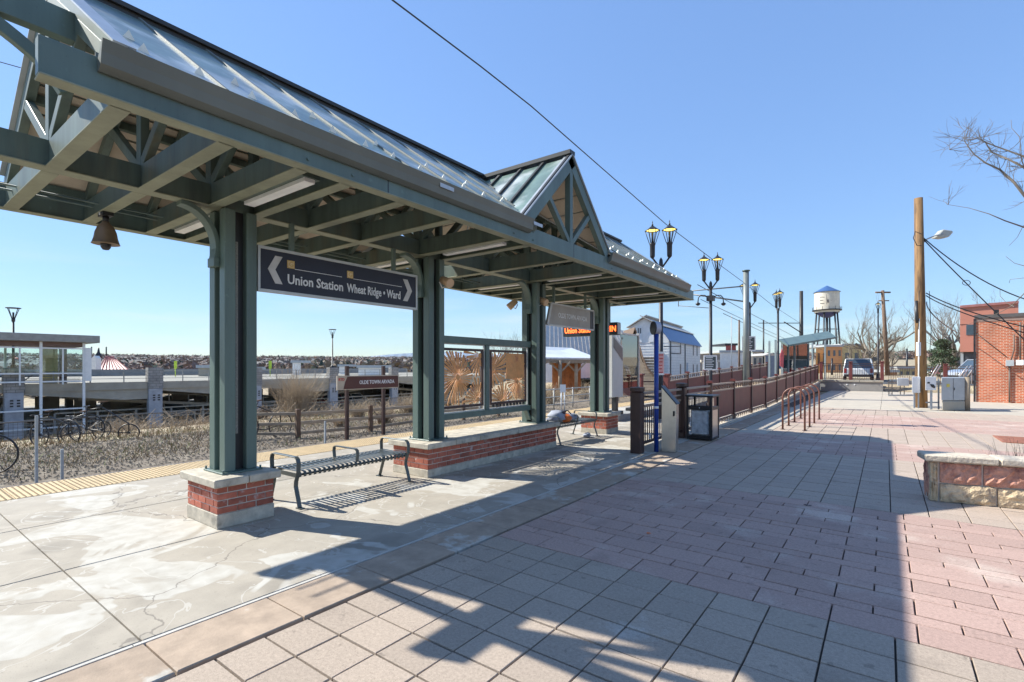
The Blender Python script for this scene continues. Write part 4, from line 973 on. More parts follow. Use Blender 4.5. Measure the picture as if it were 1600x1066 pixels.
def lamp_post(label, X, Y, ztop, yaw=None, signs=None, cams=False, n=2, zb=0.0, group='black twin lantern lamp posts'):
    t = thing('lamp_post', label, 'lamp post', (X, Y, zb), group)
    b = MB(); b.lathe((X, Y, zb), [(.20,0),(.20,.12),(.14,.18),(.12,.5),(.09,.6),(.075,.8),(.06,ztop-zb-1.45)], 12); b.obj('pole', lampm, t)
    zs = ztop-1.24
    dv = (RT*.88+FW*-.47) if yaw is None else Vector((math.cos(yaw), math.sin(yaw), 0))
    arms = MB()
    for sg in ((1,-1) if n == 2 else (0,)):
        c = Vector((X, Y, zs))+dv*(.27*sg); 
        if sg: arms.tube([(X, Y, zs-.35), Vector((X, Y, zs-.25))+dv*.08*sg, Vector((X, Y, zs-.08))+dv*.2*sg, c+Vector((0,0,.02))], .03, 8)
        bs = {k: MB() for k in ('stem','cage','roof','glow')}; lantern(bs, tuple(c))
        ls = bs['stem'].obj('lantern', lampm, t); PW[ls.name] = Matrix.Identity(4); bs['cage'].obj('lantern_cage', lampm, ls); bs['roof'].obj('lantern_roof', lampm, ls); bs['glow'].obj('lit_reflector', lampglow, ls)
    if n == 2: arms.lathe((X, Y, zs-.42), [(.06,0),(.065,.2),(.055,.36),(.01,.44)], 10)
    else: arms.tube([(X, Y, zs-.3), (X, Y, zs+.02)], .05, 8)
    arms.obj('arms', lampm, t)
    if cams:
        b = MB(); zc = ztop-1.95
        b.box((X-.14, Y-.14, zc-.12), (X+.14, Y+.14, zc+.1))
        for sg in (1,-1):
            pts = [Vector((X, Y, zc))+RT*(sg*r_)+Vector((0,0,h_)) for r_, h_ in ((.1,0),(.25,.12),(.42,.12),(.52,.02),(.54,-.16))]
            b.tube(pts, .022, 6); e_ = pts[-1]; b.lathe(e_+Vector((0,0,-.16)), [(.03,0),(.09,.05),(.10,.09),(.03,.14),(.02,.17)], 10)
        b.obj('camera_bracket', lampm, t)
    return t
lamp_post('twin lantern lamp post rising behind the far end of the canopy with a pink notice', -5.92, 16.15, 6.50, rad(25))
lamp_post('twin lantern lamp post with two curved camera arms and a black lettered notice', -5.95, 22.1, 6.55, rad(25), cams=True)
lamp_post('twin lantern lamp post in front of the grey catenary mast', -5.95, 29.7, 6.45, rad(25))
lamp_post('twin lantern lamp post standing between the mast and the glass shelter', -5.6, 36.4, 6.75, rad(120), zb=.4)
def notice(label, c, w, h, face, lines, txtm, plate):
    t = thing('notice_sign', label, 'sign', c, 'small notices on the lamp posts'); c = Vector(c); r = RT; u = Vector((0,0,1))
    b = MB(); b.prism([c-r*w/2-u*h/2, c+r*w/2-u*h/2, c+r*w/2+u*h/2, c-r*w/2+u*h/2], FW*.02); b.obj('sign_plate', plate, t)
    b = MB(); b.prism([c-r*w*.42-u*h*.42-FW*.004, c+r*w*.42-u*h*.42-FW*.004, c+r*w*.42+u*h*.42-FW*.004, c-r*w*.42+u*h*.42-FW*.004], FW*.003); b.obj('sign_face', face, t)
    b = MB(); rr = random.Random(lines)
    for k in range(lines):
        zz = h*.36-k*h*.74/(lines-1) if lines > 1 else 0; w2 = w*rr.uniform(.24,.36)
        b.prism([c-r*w*.36+u*(zz-h*.022)-FW*.006, c-r*w*.36+r*2*w2+u*(zz-h*.022)-FW*.006, c-r*w*.36+r*2*w2+u*(zz+h*.022)-FW*.006, c-r*w*.36+u*(zz+h*.022)-FW*.006], FW*.002)
    b.obj('print_lines', txtm, t)['kind'] = 'stuff'
dl2 = (Vector((-5.95,22.1,0))).dot(FW); dl3 = Vector((-5.95,29.7,0)).dot(FW); dl1 = Vector((-5.92,16.15,0)).dot(FW)
notice('square white edged notice with dark print on the second lamp post', D(1110, 567, dl2-.15), .55, .62, M('notice_dark', (.06,.075,.075), .5), 7, white_m, white_m)
notice('white edged dark notice on the third lamp post by the catenary mast', D(1170, 537, dl3-.15), .74, .80, bpy.data.materials['notice_dark'], 7, white_m, white_m)
notice('narrow pink and white notice on the nearest lamp post behind the blue pole', D(1033, 568, dl1-.15), .20, .76, pinkm, 6, M('red_print', (.5,.05,.04), .6), white_m)
# far single lantern lamp posts at the street
lamp_post('black single lantern lamp post with a small sign behind the far wall', *D(1372,600,48).xy, D(1372,470,48).z, n=1, zb=.45, group='single lantern lamp posts')
# ------------------------------------------------------------------ kiosk
t = thing('map_kiosk', 'grey curved information kiosk on two black feet beyond the farthest column', 'kiosk', (-6.95, 15.2, 0))
kx = -6.9
b = MB(); b.box((kx-.35, 14.35, 0), (kx+.30, 17.4, .20)); b.obj('concrete_plinth', conc_gd, t, .01)
for yy in (14.75, 16.2):
    b = MB(); b.box((kx-.2, yy-.2, .20), (kx+.2, yy+.2, .30)); b.box((kx-.08, yy-.08, .30), (kx+.08, yy+.08, .78)); b.obj('foot', black_m, t, .01)
b = MB(); b.prism([(kx+.10, 14.35, .74), (kx+.10, 15.15, .74), (kx+.10, 15.15, 2.35), (kx+.10, 14.35, 2.75)], (-.25,0,0)); b.obj('kiosk_body', M('kiosk_grey', (.52,.51,.48), .4, 0, .05), t, .012)
b = MB(); b.prism([(kx+.104, 14.43, 2.62), (kx+.104, 15.10, 2.28), (kx+.104, 15.10, 1.88), (kx+.104, 14.43, 2.30)], (.006,0,0)); b.obj('dark_window', M('kiosk_dark', (.12,.12,.12), .3), t)
b = MB(); b.box((kx-.02, 15.2, .98), (kx+.02, 16.55, 2.75)); b.obj('map_glass', thin_glass('kiosk_glass', (.72,.68,.66), .25), t)
b = MB(); b.box((kx-.05, 16.55, .74), (kx+.05, 16.63, 2.85)); b.box((kx-.05, 15.16, 2.75), (kx+.05, 16.55, 2.80)); b.obj('glass_frame', silver, t)
b = MB(); pts = [(kx+.06, 15.16, .98), (kx+.06, 16.55, .98)] + [(kx+.06, 16.55-1.39*f, .98-.26*math.sin(math.pi*(f))**.7) for f in (.15,.3,.5,.7,.85)]; b.prism(pts, (-.12,0,0)); b.obj('curved_apron', maroon, t)
# ------------------------------------------------------------------ catenary and wires
t = thing('catenary_mast', 'thick grey round catenary mast carrying the overhead wire arms', 'mast', (-6.05, 29.2, 0))
b = MB(); b.tube([(-6.05, 29.3, .1), (-6.05, 29.3, 6.85)], [.165,.145], 18); b.obj('mast_tube', M('mast_grey', (.21,.23,.22), .45, .3, .1), t)
b = MB(); b.tube([(-6.05, 29.3, 6.85), (-6.05, 29.3, 6.90)], .20, 18); b.obj('mast_cap', steel, t)
b = MB(); b.tube([(-6.05,29.3,6.05), (-9.9,29.3,6.05)], .035, 8); b.tube([(-6.05,29.3,5.2), (-9.6,29.3,6.0)], .04, 8); b.tube([(-9.7,29.3,6.15), (-9.7,29.3,5.2)], .02, 6); b.tube([(-9.7,29.3,5.25), (-8.0,29.3,5.0)], .02, 6); b.obj('mast_arms', M('mast_arm', (.16,.16,.16), .5, .3), t)
t = thing('far_catenary_mast', 'slender far catenary mast with arms left of the water tower', 'mast', D(1248, 560, 62))
fm = D(1252, 580, 62); b = MB(); b.tube([(fm.x, fm.y, 0), (fm.x, fm.y, D(0,455,62).z)], [.25,.2], 8); b.obj('mast_tube', bronze, t)
b = MB(); b.tube([(fm.x, fm.y, D(0,505,62).z), D(1185,505,62)], .05, 6); b.tube([(fm.x, fm.y, D(0,520,62).z), D(1225,503,60)], .06, 6); b.obj('mast_arms', bronze, t)
def wire(label, pts, r, group, mat=None):
    w = tag(None, None) if False else None
    b = MB(); b.tube(pts, r, 5); o = b.obj('overhead_wire', mat or black_m); tag(o, label, 'wire', group); return o
def sag(p, q, s, n=14):
    p, q = Vector(p), Vector(q); return [p.lerp(q, i/n) - Vector((0,0,4*s*(i/n)*(1-i/n))) for i in range(n+1)]
wm = [OX(x, y, -7.6) for x, y in ((613,0),(750,103),(830,166),(1040,350),(1130,418),(1160,440),(1208,478),(1250,505))]
d0 = (wm[0]-wm[2]); wm = [wm[0]+d0*4, wm[0]+d0*2] + wm
wire('heavy messenger wire crossing the sky above the canopy down to the far mast', wm, .017, 'overhead wires')
for k, (a, c, lab) in enumerate((((1090,445),(1300,565),'upper'), ((1095,468),(1310,575),'middle'), ((1130,490),(1290,570),'lower'))):
    p = D(a[0], a[1], 30); q = D(c[0], c[1]-12, 130); wire(lab + ' thin track wire sloping down to the right behind the lamp posts', sag(p, q, .3), .018 if k else .022, 'thin track wires')
wire('short wire behind the near end of the canopy at the left edge', [D(-60, 80, 22), D(0, 97, 22), D(330, 190, 24)], .02, 'overhead wires')
# ------------------------------------------------------------------ wooden poles
pb = G(1440, 637); pd = (pb-Vector((0,0,0))).dot(FW); ptop = D(1435, 310, pd)
t = thing('utility_pole', 'tall thick brown wooden utility pole with a street light and cables', 'utility pole', pb)
b = MB(); b.tube([pb+Vector((0,0,-.1)), pb.lerp(ptop,.5), ptop], [.205,.18,.148], 18); b.obj('pole_trunk', pole_w, t)
def PD(x, y, dd=0): return D(x, y, pd+dd)
b = MB(); b.tube([PD(1440,382), PD(1448,374), PD(1462,368), PD(1474,366)], .028, 8); b.obj('light_arm', grey_m, t)
hd = PD(1474,366); b = MB(); b.prism([PD(1462,371), PD(1474,358), PD(1488,360), PD(1491,362), PD(1484,370), PD(1474,372)], FW*.28); b.obj('street_light_head', M('light_head', (.42,.42,.38), .4), t, .04)
b = MB()
for (x0_, y0_, x1_, y1_) in ((1428,368,1440,385),): b.tube([PD(1440,366,-.2), PD(1430,362,-.2), PD(1427,372,-.2), PD(1433,384,-.2), PD(1440,384,-.2)], .014, 6)
b.tube([PD(1432,470,-.22), PD(1432,498,-.22), PD(1433,505,-.22)], .05, 8); b.tube([PD(1436,455,-.22), PD(1436,480,-.25), PD(1435,515,-.22)], .015, 6)
b.tube([PD(1436,498,-.22), PD(1435,636,-.22)], .028, 6, m=1); b.tube([PD(1452,455,-.2), PD(1455,520,-.2), PD(1452,560,-.2)], .012, 6)
b.obj('cable_fittings', [black_m, offw_m], t)
b = MB(); b.prism([PD(1435,535,-.28), PD(1439,535,-.28), PD(1439,556,-.28), PD(1435,556,-.28)], FW*.12); b.obj('meter_box', white_m, t)
for k, (a, ms, c, lab) in enumerate((((1443,372),(1530,435),(1625,475),'upper black service cable from the wooden pole to the right'), ((1443,374),(1508,441),(1610,540),'looped black service cable from the pole down to the brick building'), ((1447,458),(1510,485),(1610,513),'lower pair of cables from the pole above the brick roof'), ((1447,462),(1500,487),(1600,520),'lowest cable beside the pair above the brick roof'), ((1448,472),(1462,496),(1496,520),'short drooping cable from the pole to the far trees'))):
    p, m_, q = PD(*a), D(ms[0], ms[1], pd-1), D(c[0], c[1], pd-2 if k < 4 else pd+6)
    pts = [p*(1-f)**2 + m_*2*f*(1-f)*1.0 + q*f*f for f in [i/12 for i in range(13)]]
    # pass through the middle point
    ctrl = (m_*2 - p*.5 - q*.5); pts = [p*(1-f)**2 + ctrl*2*f*(1-f) + q*f*f for f in [i/12 for i in range(13)]]
    wire(lab, pts, .022, 'service cables')
b = MB(); lc = D(1510,442,pd-1); b.tube([lc+RT*(.16*math.cos(a))+Vector((0,0,.10*math.sin(a)))-RT*0 for a in [k*math.pi/6 for k in range(13)]], .012, 5, cap=False); tag(b.obj('cable_loop', lampm), 'coiled loop of cable hanging on the service wire beside the pole', 'cable')
t = thing('far_utility_pole', 'thin leaning wooden utility pole with a crossarm behind the lamp post', 'utility pole', D(1386,590,70))
b = MB(); b.tube([D(1387,590,70), D(1379,454,70)], [.32,.2], 10); b.tube([D(1368,457,70), D(1391,457,70)], .12, 6); b.tube([D(1373,470,70), D(1389,470,70)], .08, 6); b.obj('pole_trunk', pole_w2, t)
for i, (x, yt, dd, lab) in enumerate(((1155,500,75,'brown wooden pole left of the catenary mast'), (1193,500,90,'thin dark pole between mast and lamp post'), (1143,493,60,'very thin grey pole left of the mast'), (1417,545,80,'short far pole in front of the hills'), (1300,560,75,'short dark post left of the water tower legs'))):
    b = MB(); b.tube([D(x, 600, dd), D(x, yt, dd)], [.16,.12] if i not in (2,) else .05, 8); tag(b.obj('far_pole', pole_w2 if i == 0 else black_m if i != 2 else grey_m), lab, 'pole')
# ------------------------------------------------------------------ utility boxes
def box_at(x0, y0, x1, y1, d, dep, name, mat, par, bev=.01):
    p = D(x0, y1, d); r = D(x1, y1, d)-p; h = (y1-y0)/FPX*d; b = MB(); b.prism([p, p+r, p+r+Vector((0,0,h)), p+Vector((0,0,h))], rad_dir(p)*dep); return b.obj(name, mat, par, bev)
du = 1.7*785/(640-573)
t = thing('electric_cabinet', 'white electric cabinet with a dark hand mark on a post right of the wooden pole', 'utility box', G(1455,640), 'white utility boxes by the pole')
box_at(1446, 589, 1463, 610, du-.5, .3, 'cabinet', white_m, t); box_at(1453, 610, 1457, 640, du-.4, .08, 'leg', grey_m, t); box_at(1465, 592, 1468, 640, du-.3, .06, 'leg', grey_m, t); box_at(1446, 628, 1468, 630, du-.3, .04, 'cross_rail', grey_m, t)
box_at(1449, 597, 1453, 599.5, du-.51, .01, 'dark_mark', lampm, t, 0); b = MB(); b.prism([D(1453,600,du-.52), D(1459,601,du-.52), D(1462,605,du-.52), D(1460,607,du-.52), D(1456,605,du-.52)], FW*.01); b.obj('dark_mark', lampm, t)
t = thing('electric_cabinet', 'tall white electric cabinet on two legs left of the wooden pole', 'utility box', G(1432,638), 'white utility boxes by the pole')
box_at(1425, 589, 1438, 614, du-.3, .35, 'cabinet', white_m, t); box_at(1427, 614, 1430, 638, du-.2, .08, 'leg', grey_m, t); box_at(1434, 614, 1436, 638, du-.2, .08, 'leg', grey_m, t); box_at(1438, 592, 1439.3, 612, du-.31, .02, 'door_shadow_gap', lampm, t, 0)
t = thing('electric_cabinet', 'small square white box on a low rack farthest left of the pole', 'utility box', G(1410,628), 'white utility boxes by the pole')
box_at(1402, 591, 1420, 603, du+1.5, .4, 'cabinet', white_m, t)
for x in (1388, 1393, 1406, 1412): box_at(x, 593 if x < 1400 else 603, x+1.6, 619, du+2.2, .06, 'leg', M('rack_brown%d' % x, (.20,.17,.14), .7), t, 0)
box_at(1388, 617, 1432, 619, du+1.8, .1, 'base_rail', grey_m, t, 0); box_at(1388, 593, 1404, 595, du+2.2, .06, 'top_rail', grey_m, t, 0)
t = thing('transformer_box', 'large grey transformer cabinet on a concrete base beside a wooden post', 'utility box', G(1490,642))
dt = 1.7*785/(642-573)
box_at(1471, 590, 1508, 626, dt, 1.0, 'cabinet', grey_m, t, .02); box_at(1489.3, 591, 1489.9, 625, dt-.005, .01, 'door_seam', lampm, t, 0); box_at(1479, 600, 1484, 605, dt-.006, .01, 'warning_label', M('label_yellow', (.6,.5,.1), .5), t, 0); box_at(1491, 606, 1492, 610, dt-.02, .02, 'handle', lampm, t, 0)
box_at(1472, 626.5, 1508, 642, dt-.03, 1.05, 'concrete_base', conc_g, t, .03)
b = MB(); p = G(1511.5, 642); b.tube([p, p+Vector((0,0,1.30))], .085, 10); tag(b.obj('wooden_post', timber), 'short weathered wooden post right of the grey transformer cabinet', 'post')
b = MB()
for (x0_,y0_,x1_,y1_) in ((1454,590,1466,570),(1458,590,1470,571),(1500,588,1512,572),(1505,588,1518,571),(1512,588,1527,568)): b.tube([D(x0_,y0_,30), D(x1_,y1_,30)], .03, 6)
b.tube([D(1454,600,30), D(1454,588,30)], .03, 6); b.tube([D(1518,600,30), D(1518,571,30)], .03, 6); tag(b.obj('stair_rails', M('galvanised', (.5,.5,.5), .4, .5)), 'light grey sloping handrails behind the grey transformer cabinet', 'handrail')
# ------------------------------------------------------------------ buildings right
P1 = G(1525,628); P2 = G(1600,629.5); dw = Vector((.994, -.106, 0)); nw = Vector((-dw.y, dw.x, 0))
if nw.dot(FW) < 0: nw = -nw
t = thing('brick_building', 'low orange red brick building with electric meters at the right edge', 'building', P1, rz=math.atan2(dw.y, dw.x), local=True)
def lb(par, name, a, c, mat, bev=0):
    b = MB(); b.box(a, c); o = bpy.data.objects.new(name, b.mesh(name, mat)); SC.collection.objects.link(o); o.parent = par
    if bev: m_ = o.modifiers.new('bevel','BEVEL'); m_.width = bev
    return o
lb(t, 'brick_wall', (0,0,-.1), (9,7,4.02), redbox)
lb(t, 'roof_coping', (-.06,-.06,4.02), (9.1,7.1,4.18), M('coping_dark', (.10,.09,.085), .6)); lb(t, 'parapet_band', (-.02,-.02,3.86), (9.02,-.001,4.02), M('band_brown', (.30,.20,.16), .8))
lb(t, 'meter_box', (1.02,-.16,1.72), (1.30,-.005,2.0), grey_m, .01); lb(t, 'meter_box', (1.36,-.14,1.76), (1.62,-.005,2.0), white_m, .01); 
q = MB(); q.tube([(1.5,-.08,2.0),(1.5,-.08,3.75)], .035, 8); q.tube([(1.15,-.06,0.02),(1.15,-.06,1.72)], .035, 8); q.tube([(1.2,-.06,2.0),(1.26,-.06,2.3),(1.3,-.06,2.5),(1.3,-.06,3.2)], .025, 8)
o = bpy.data.objects.new('conduit', q.mesh('conduit', M('conduit_brown', (.14,.10,.08), .6))); SC.collection.objects.link(o); o.parent = t
q = MB(); q.tube([(0.02,-.012,3.3),(1.05,-.012,2.15)], .018, 6); o = bpy.data.objects.new('wall_cable', q.mesh('wall_cable', lampm)); SC.collection.objects.link(o); o.parent = t  # cast shadow of a cable, modelled as a thin dark rod on the wall
lb(t, 'wall_lamp', (1.85,-.2,3.05), (2.1,-.005,3.2), black_m, .02); lb(t, 'downpipe', (-.09,-.05,0), (-.01,.05,4.0), lampm); lb(t, 'vent', (.62,.0,4.18), (.8,.2,4.4), black_m)
# salmon building behind
t = thing('salmon_building', 'tall salmon pink stucco building with a dark window behind the brick one', 'building', D(1500,600,48))
p = D(1500,595,48); r = D(1562,595,48)-p; r = Vector((r.length*1.05, 0, 0)); z = .3; H1 = D(0,478,48).z; h2 = D(0,550,48).z
b = MB(); b.prism([Vector((p.x,p.y,h2)), Vector((p.x+r.x,p.y+r.y,h2)), Vector((p.x+r.x,p.y+r.y,H1)), Vector((p.x,p.y,H1-.15))], rad_dir(p)*9); b.obj('upper_wall', stucco, t)
b = MB(); o_ = p+rad_dir(p)*.6; b.prism([Vector((o_.x,o_.y,z)), Vector((o_.x+r.x,o_.y+r.y,z)), Vector((o_.x+r.x,o_.y+r.y,h2)), Vector((o_.x,o_.y,h2))], rad_dir(p)*8); b.obj('lower_wall', M('shopfront_dark', (.08,.08,.085), .3), t)
b = MB(); b.beam(Vector((p.x,p.y,H1-.1)), Vector((p.x+r.x,p.y+r.y,H1+.05)), .3, .22); b.obj('parapet', M('parapet_rose', (.40,.16,.14), .8), t)
b = MB(); q_ = p+r*.11; b.prism([Vector((q_.x,q_.y,D(0,524,48).z))-FW*.05, Vector((q_.x+r.x*.3,q_.y+r.y*.3,D(0,524,48).z))-FW*.05, Vector((q_.x+r.x*.3,q_.y+r.y*.3,D(0,508,48).z))-FW*.05, Vector((q_.x,q_.y,D(0,508,48).z))-FW*.05], FW*.08); b.obj('window', glassm, t)
for x in (1503, 1512, 1522):
    q_ = D(x,590,48.4); b = MB(); b.box((q_.x-.1,q_.y-.1,.3),(q_.x+.1,q_.y+.1,h2)); b.obj('shop_column', grey_m, t)
b = MB(); b.prism([D(1500,507,47.97), D(1562,505,46.47), D(1562,505.6,46.47), D(1500,507.6,47.97)], FW*.02); b.obj('stucco_joint', maroon_d, t)
# ------------------------------------------------------------------ vehicles
def vehicle(label, loc, rz, L, Wd, H, paint, kind='suv', cat='car', group='parked cars beyond the plaza'):
    t = thing('parked_car', label, cat, loc, group, rz, local=True)
    def ad(b, name, mat, par=t, bev=0):
        o = bpy.data.objects.new(name, b.mesh(name, mat)); SC.collection.objects.link(o); o.parent = par
        if bev: m_ = o.modifiers.new('bevel','BEVEL'); m_.width = bev; m_.segments = 2
        return o
    hb = H*.56; w = Wd/2; wr = .36
    prof = [(-L/2,.35),(-L/2,hb*.95),(-L/2+.1,hb),(L/2-.9,hb),(L/2-.15,hb*.82),(L/2,hb*.6),(L/2,.35)]
    b = MB(); b.prism([(x,-w,z) for x, z in prof], (0,Wd,0)); ad(b, 'body', paint, bev=.06)
    if kind == 'suv': g = [(-L/2+.08,hb),(-L/2+.35,H-.04),(L*.10,H-.04),(L*.24,hb)]
    else: g = [(-L*.12,hb),(-L*.06,H-.04),(L*.12,H-.04),(L*.26,hb)]
    b = MB(); v0 = [Vector((x, -w+.06 if z <= hb else -w+.2, z)) for x, z in g]; v1 = [Vector((x, w-.06 if z <= hb else w-.2, z)) for x, z in g]
    b.raw(v0+v1, [(0,1,2,3),(7,6,5,4),(0,4,5,1),(1,5,6,2),(2,6,7,3)]); ad(b, 'windows', glassm)
    b = MB(); b.box((g[1][0]-.05,-w+.17,H-.06),(g[2][0]+.05,w-.17,H)); 
    for (a, c) in ((0,1),(3,2)):
        for s_ in (0,1): pv = (v0,v1)[s_]; b.beam(pv[a], pv[c], .09, .09)
    ad(b, 'roof', paint, bev=.02)
    for x in (-L*.31, L*.31):
        for s_ in (-1, 1):
            b = MB(); b.tube([(x, s_*(w-.2), wr), (x, s_*(w+.01), wr)], wr, 18, sm=False); wh = ad(b, 'wheel', rubber)
            b = MB(); b.tube([(x, s_*(w-.1), wr), (x, s_*(w+.02), wr)], wr*.6, 14, sm=False); ad(b, 'rim', grey_m, wh)
    for s_ in (-1, 1):
        b = MB(); b.box((-L/2-.02, s_*(w-.16)-.10, hb*.62), (-L/2+.05, s_*(w-.16)+.10, hb*.98)); ad(b, 'tail_light', M('tail_red', (.35,.02,.02), .3) if 'tail_red' not in bpy.data.materials else bpy.data.materials['tail_red'])
        b = MB(); b.box((L/2-.12, s_*(w-.25)-.15, hb*.55), (L/2+.015, s_*(w-.25)+.15, hb*.75)); ad(b, 'headlight', silver)
    for xx in (-L/2-.08, L/2): b = MB(); b.box((xx,-w+.05,.32),(xx+.08,w-.05,.55)); ad(b, 'bumper', lampm, bev=.02)
    return t
fyaw = math.atan2(FW.y, FW.x)
def gp(x, d, z=.46): v = D(x, 580, d); v.z = z; return v
vehicle('white pickup or van seen from behind through the picket fence', gp(1341, 47), math.atan2(gp(1341,47).y, gp(1341,47).x), 5.0, 2.25, 1.95, carw)
vehicle('silver off road car parked nose left between the wooden pole and the brick building', gp(1534, 38, .50), math.atan2(-RT.y, -RT.x)-.1, 4.5, 1.85, 1.75, cars)
vehicle('dark red car parked in the distance left of the silver car', gp(1474, 62, .3), math.atan2(-RT.y, -RT.x)+.6, 4.5, 1.8, 1.45, carr, 'sedan')
vehicle('small white car in the distance right of the wooden pole', gp(1458, 75, .3), math.atan2(-RT.y, -RT.x)+.4, 4.3, 1.8, 1.45, carw, 'sedan')
# ------------------------------------------------------------------ mill with blue roof
def wall_block(par, name, quad, h0, h1, mat): pass
def V2(p, z): return Vector((p.x, p.y, z))
t = thing('white_mill', 'tall white mill building with a blue metal side roof and narrow windows', 'building', D(1030,590,60))
gl = D(985,590,58); gr = D(1045,590,56); far = D(1094,590,72)      # gable left, gable right corner, far right corner
dirL = V2(far-gr, 0); dirG = V2(gr-gl, 0)
zr = D(0,497,57).z; ze = D(0,531,56).z; zm = D(0,507,57).z; zg = .2
ridge0 = gl.lerp(gr, .34)
A0, B0 = V2(gl, zg), V2(gr, zg)
front = [V2(gl, zg), V2(gr, zg), V2(gr, ze), V2(gl.lerp(gr,.76), zm-.35), V2(gl.lerp(gr,.70), zm-.1), V2(gl.lerp(gr,.36), zr), V2(gl.lerp(gr,.0), zm-.2)]
b = MB(); b.prism(front, dirL); b.obj('wall', offw_m, t)
def slab_roof(name, a, c, mat, th=.16, over=.3):
    d = dirL.normalized()*over; u = (c-a).normalized()*over; a_ = a-d-(u if name=='monitor_roof' else u*0); c_ = c-d+u; b = MB(); b.prism([a_+Vector((0,0,.05)), c_+Vector((0,0,.05)), c_+dirL+d*2+Vector((0,0,.05)), a_+dirL+d*2+Vector((0,0,.05))], (0,0,th)); b.obj(name, mat, t)
slab_roof('blue_roof', V2(gl.lerp(gr,.74), zm-.2), V2(gr, ze), blue_r, .12); slab_roof('monitor_roof', V2(gl.lerp(gr,.36), zr), V2(gl.lerp(gr,.71), zm-.05), pale_r, .1, .4); slab_roof('monitor_roof', V2(gl.lerp(gr,.36), zr), V2(gl, zm-.2), pale_r, .1, .4)
def on_wall(o_, d_, n_, s0, s1, z0, z1, name, mat, par, th=.06):
    a = o_+d_*s0; c = o_+d_*s1; b = MB(); b.prism([V2(a,z0), V2(c,z0), V2(c,z1), V2(a,z1)], n_*th); b.obj(name, mat, par)
gd = dirG.normalized(); gn = Vector((gd.y, -gd.x, 0)); gn = gn if gn.dot(FW) < 0 else -gn
ld = dirL.normalized(); ln = Vector((ld.y, -ld.x, 0)); ln = ln if ln.dot(FW) < 0 else -ln
Lg, Ll = dirG.length, dirL.length
dkw = M('mill_window', (.10,.11,.12), .3)
for (s0, s1, z0, z1) in ((.18,.31,zm-2.0,zm-.2),(.50,.62,zm-2.0,zm-.9)):
    on_wall(gl, gd, gn, Lg*s0, Lg*s1, z0, z1, 'window_frame', white_m, t, .08)
on_wall(gl, gd, gn, Lg*.20, Lg*.235, zm-1.0, zm-.4, 'window', dkw, t, .1); on_wall(gl, gd, gn, Lg*.255, Lg*.29, zm-1.0, zm-.4, 'window', dkw, t, .1)
on_wall(gl, gd, gn, Lg*.78, Lg*.88, .6, 3.2, 'dark_door', dkw, t, .1)
for f in (.30, .72, .86):
    for (z0, z1) in ((3.2,4.6),(.5,2.0)):
        on_wall(gr, ld, ln, Ll*f, Ll*f+.42, z0, z1, 'window', dkw, t)
on_wall(gr, ld, ln, Ll*.50, Ll*.50+.75, .2, 2.2, 'door', M('mill_door', (.35,.42,.50), .6), t)
for f in (.03, .44): on_wall(gr, ld, ln, Ll*f, Ll*f+.14, .2, ze-.1, 'downpipe', dkw, t, .12)
b = MB(); 
for i in range(1, 14):
    z = zg + i*(ze-zg)/14; b.beam(V2(gr, z)+ln*.01, V2(far, z)+ln*.01, .03, .03); b.beam(V2(gl, z)+gn*.01, V2(gr, z)+gn*.01, .03, .03)
b.obj('siding_lines', M('siding_shadow', (.60,.585,.56), .8), t)['kind'] = 'stuff'
b = MB(); b.beam(D(1037,542,55), D(1064,541,55), .05, .08); b.beam(D(1048,552,55), D(1062,553,55), .05, .1); b.obj('awning_bars', lampm, t)
# pale big barn
t = thing('pale_barn', 'large pale metal roofed barn behind the timber porch', 'building', D(900,590,62))
b = MB(); p0, p1 = D(852,600,50), D(1000,600,64)
ez, rz_ = D(0,557,52).z, D(0,513,62).z
nb = Vector((-(p1-p0).y, (p1-p0).x, 0)).normalized(); nb = nb if nb.dot(FW) > 0 else -nb
rdv = rad_dir(p0+Vector((.6,0,0))); nb = rdv
b.prism([V2(p0,.1), V2(p0,ez), V2(p0+nb*7,rz_), V2(p0+nb*14,ez), V2(p0+nb*14,.1)], V2(p1-p0,0)); b.obj('wall', offw_m, t)
b = MB(); b.prism([V2(p0,ez)-nb*.4+Vector((0,0,-.1)), V2(p1,ez)-nb*.4+Vector((0,0,-.1)), V2(p1+nb*7,rz_+.15), V2(p0+nb*7,rz_+.15)], (0,0,.12)); b.obj('roof', pale_r, t)
b = MB(); dd = V2(p1-p0,0)
for i in range(26):
    a = V2(p0,ez)+dd*(i/26)-nb*.4+Vector((0,0,.06)); c = V2(p0+nb*7,rz_+.3)+dd*(i/26); b.beam(a, c, .03, .03)
b.obj('roof_seams', pale_r, t)['kind'] = 'stuff'
# timber porch
t = thing('timber_porch', 'open timber porch with brown plank walls and a light blue metal roof across the tracks', 'shelter', D(888,600,40))
pa, pc = D(858,607,36), D(915,607,40); pn = FW*5
e1 = D(0,563,36).z; e2 = D(0,545,42).z-.45
b = MB(); b.prism([V2(pa-RT*1.2, e1+.1), V2(pc+RT*1.0, e1+.1), V2(pc+pn*.7-RT*.7, e2+.45), V2(pa+pn*.7-RT*1.0, e2+.45)], (0,0,.12)); b.obj('metal_roof', ltblue_r, t)
b = MB(); b.beam(V2(pa-RT*.7, e1-.05), V2(pc+RT*.7, e1-.05), .25, .28); b.beam(V2(pa-RT*.7, e1+.02)+FW*2, V2(pc+RT*.7, e1+.02)+FW*2, .2, .2); b.obj('eave_beam', timber, t)
for f in (.28, .72): 
    c = pa.lerp(pc, f); b = MB(); b.tube([V2(c,-.3), V2(c,e1)], .14, 8); 
    for s_ in (-1,1): b.beam(V2(c, e1-.9), V2(c+RT*(.8*s_), e1-.1), .12, .12)
    b.obj('porch_post', timber, t)
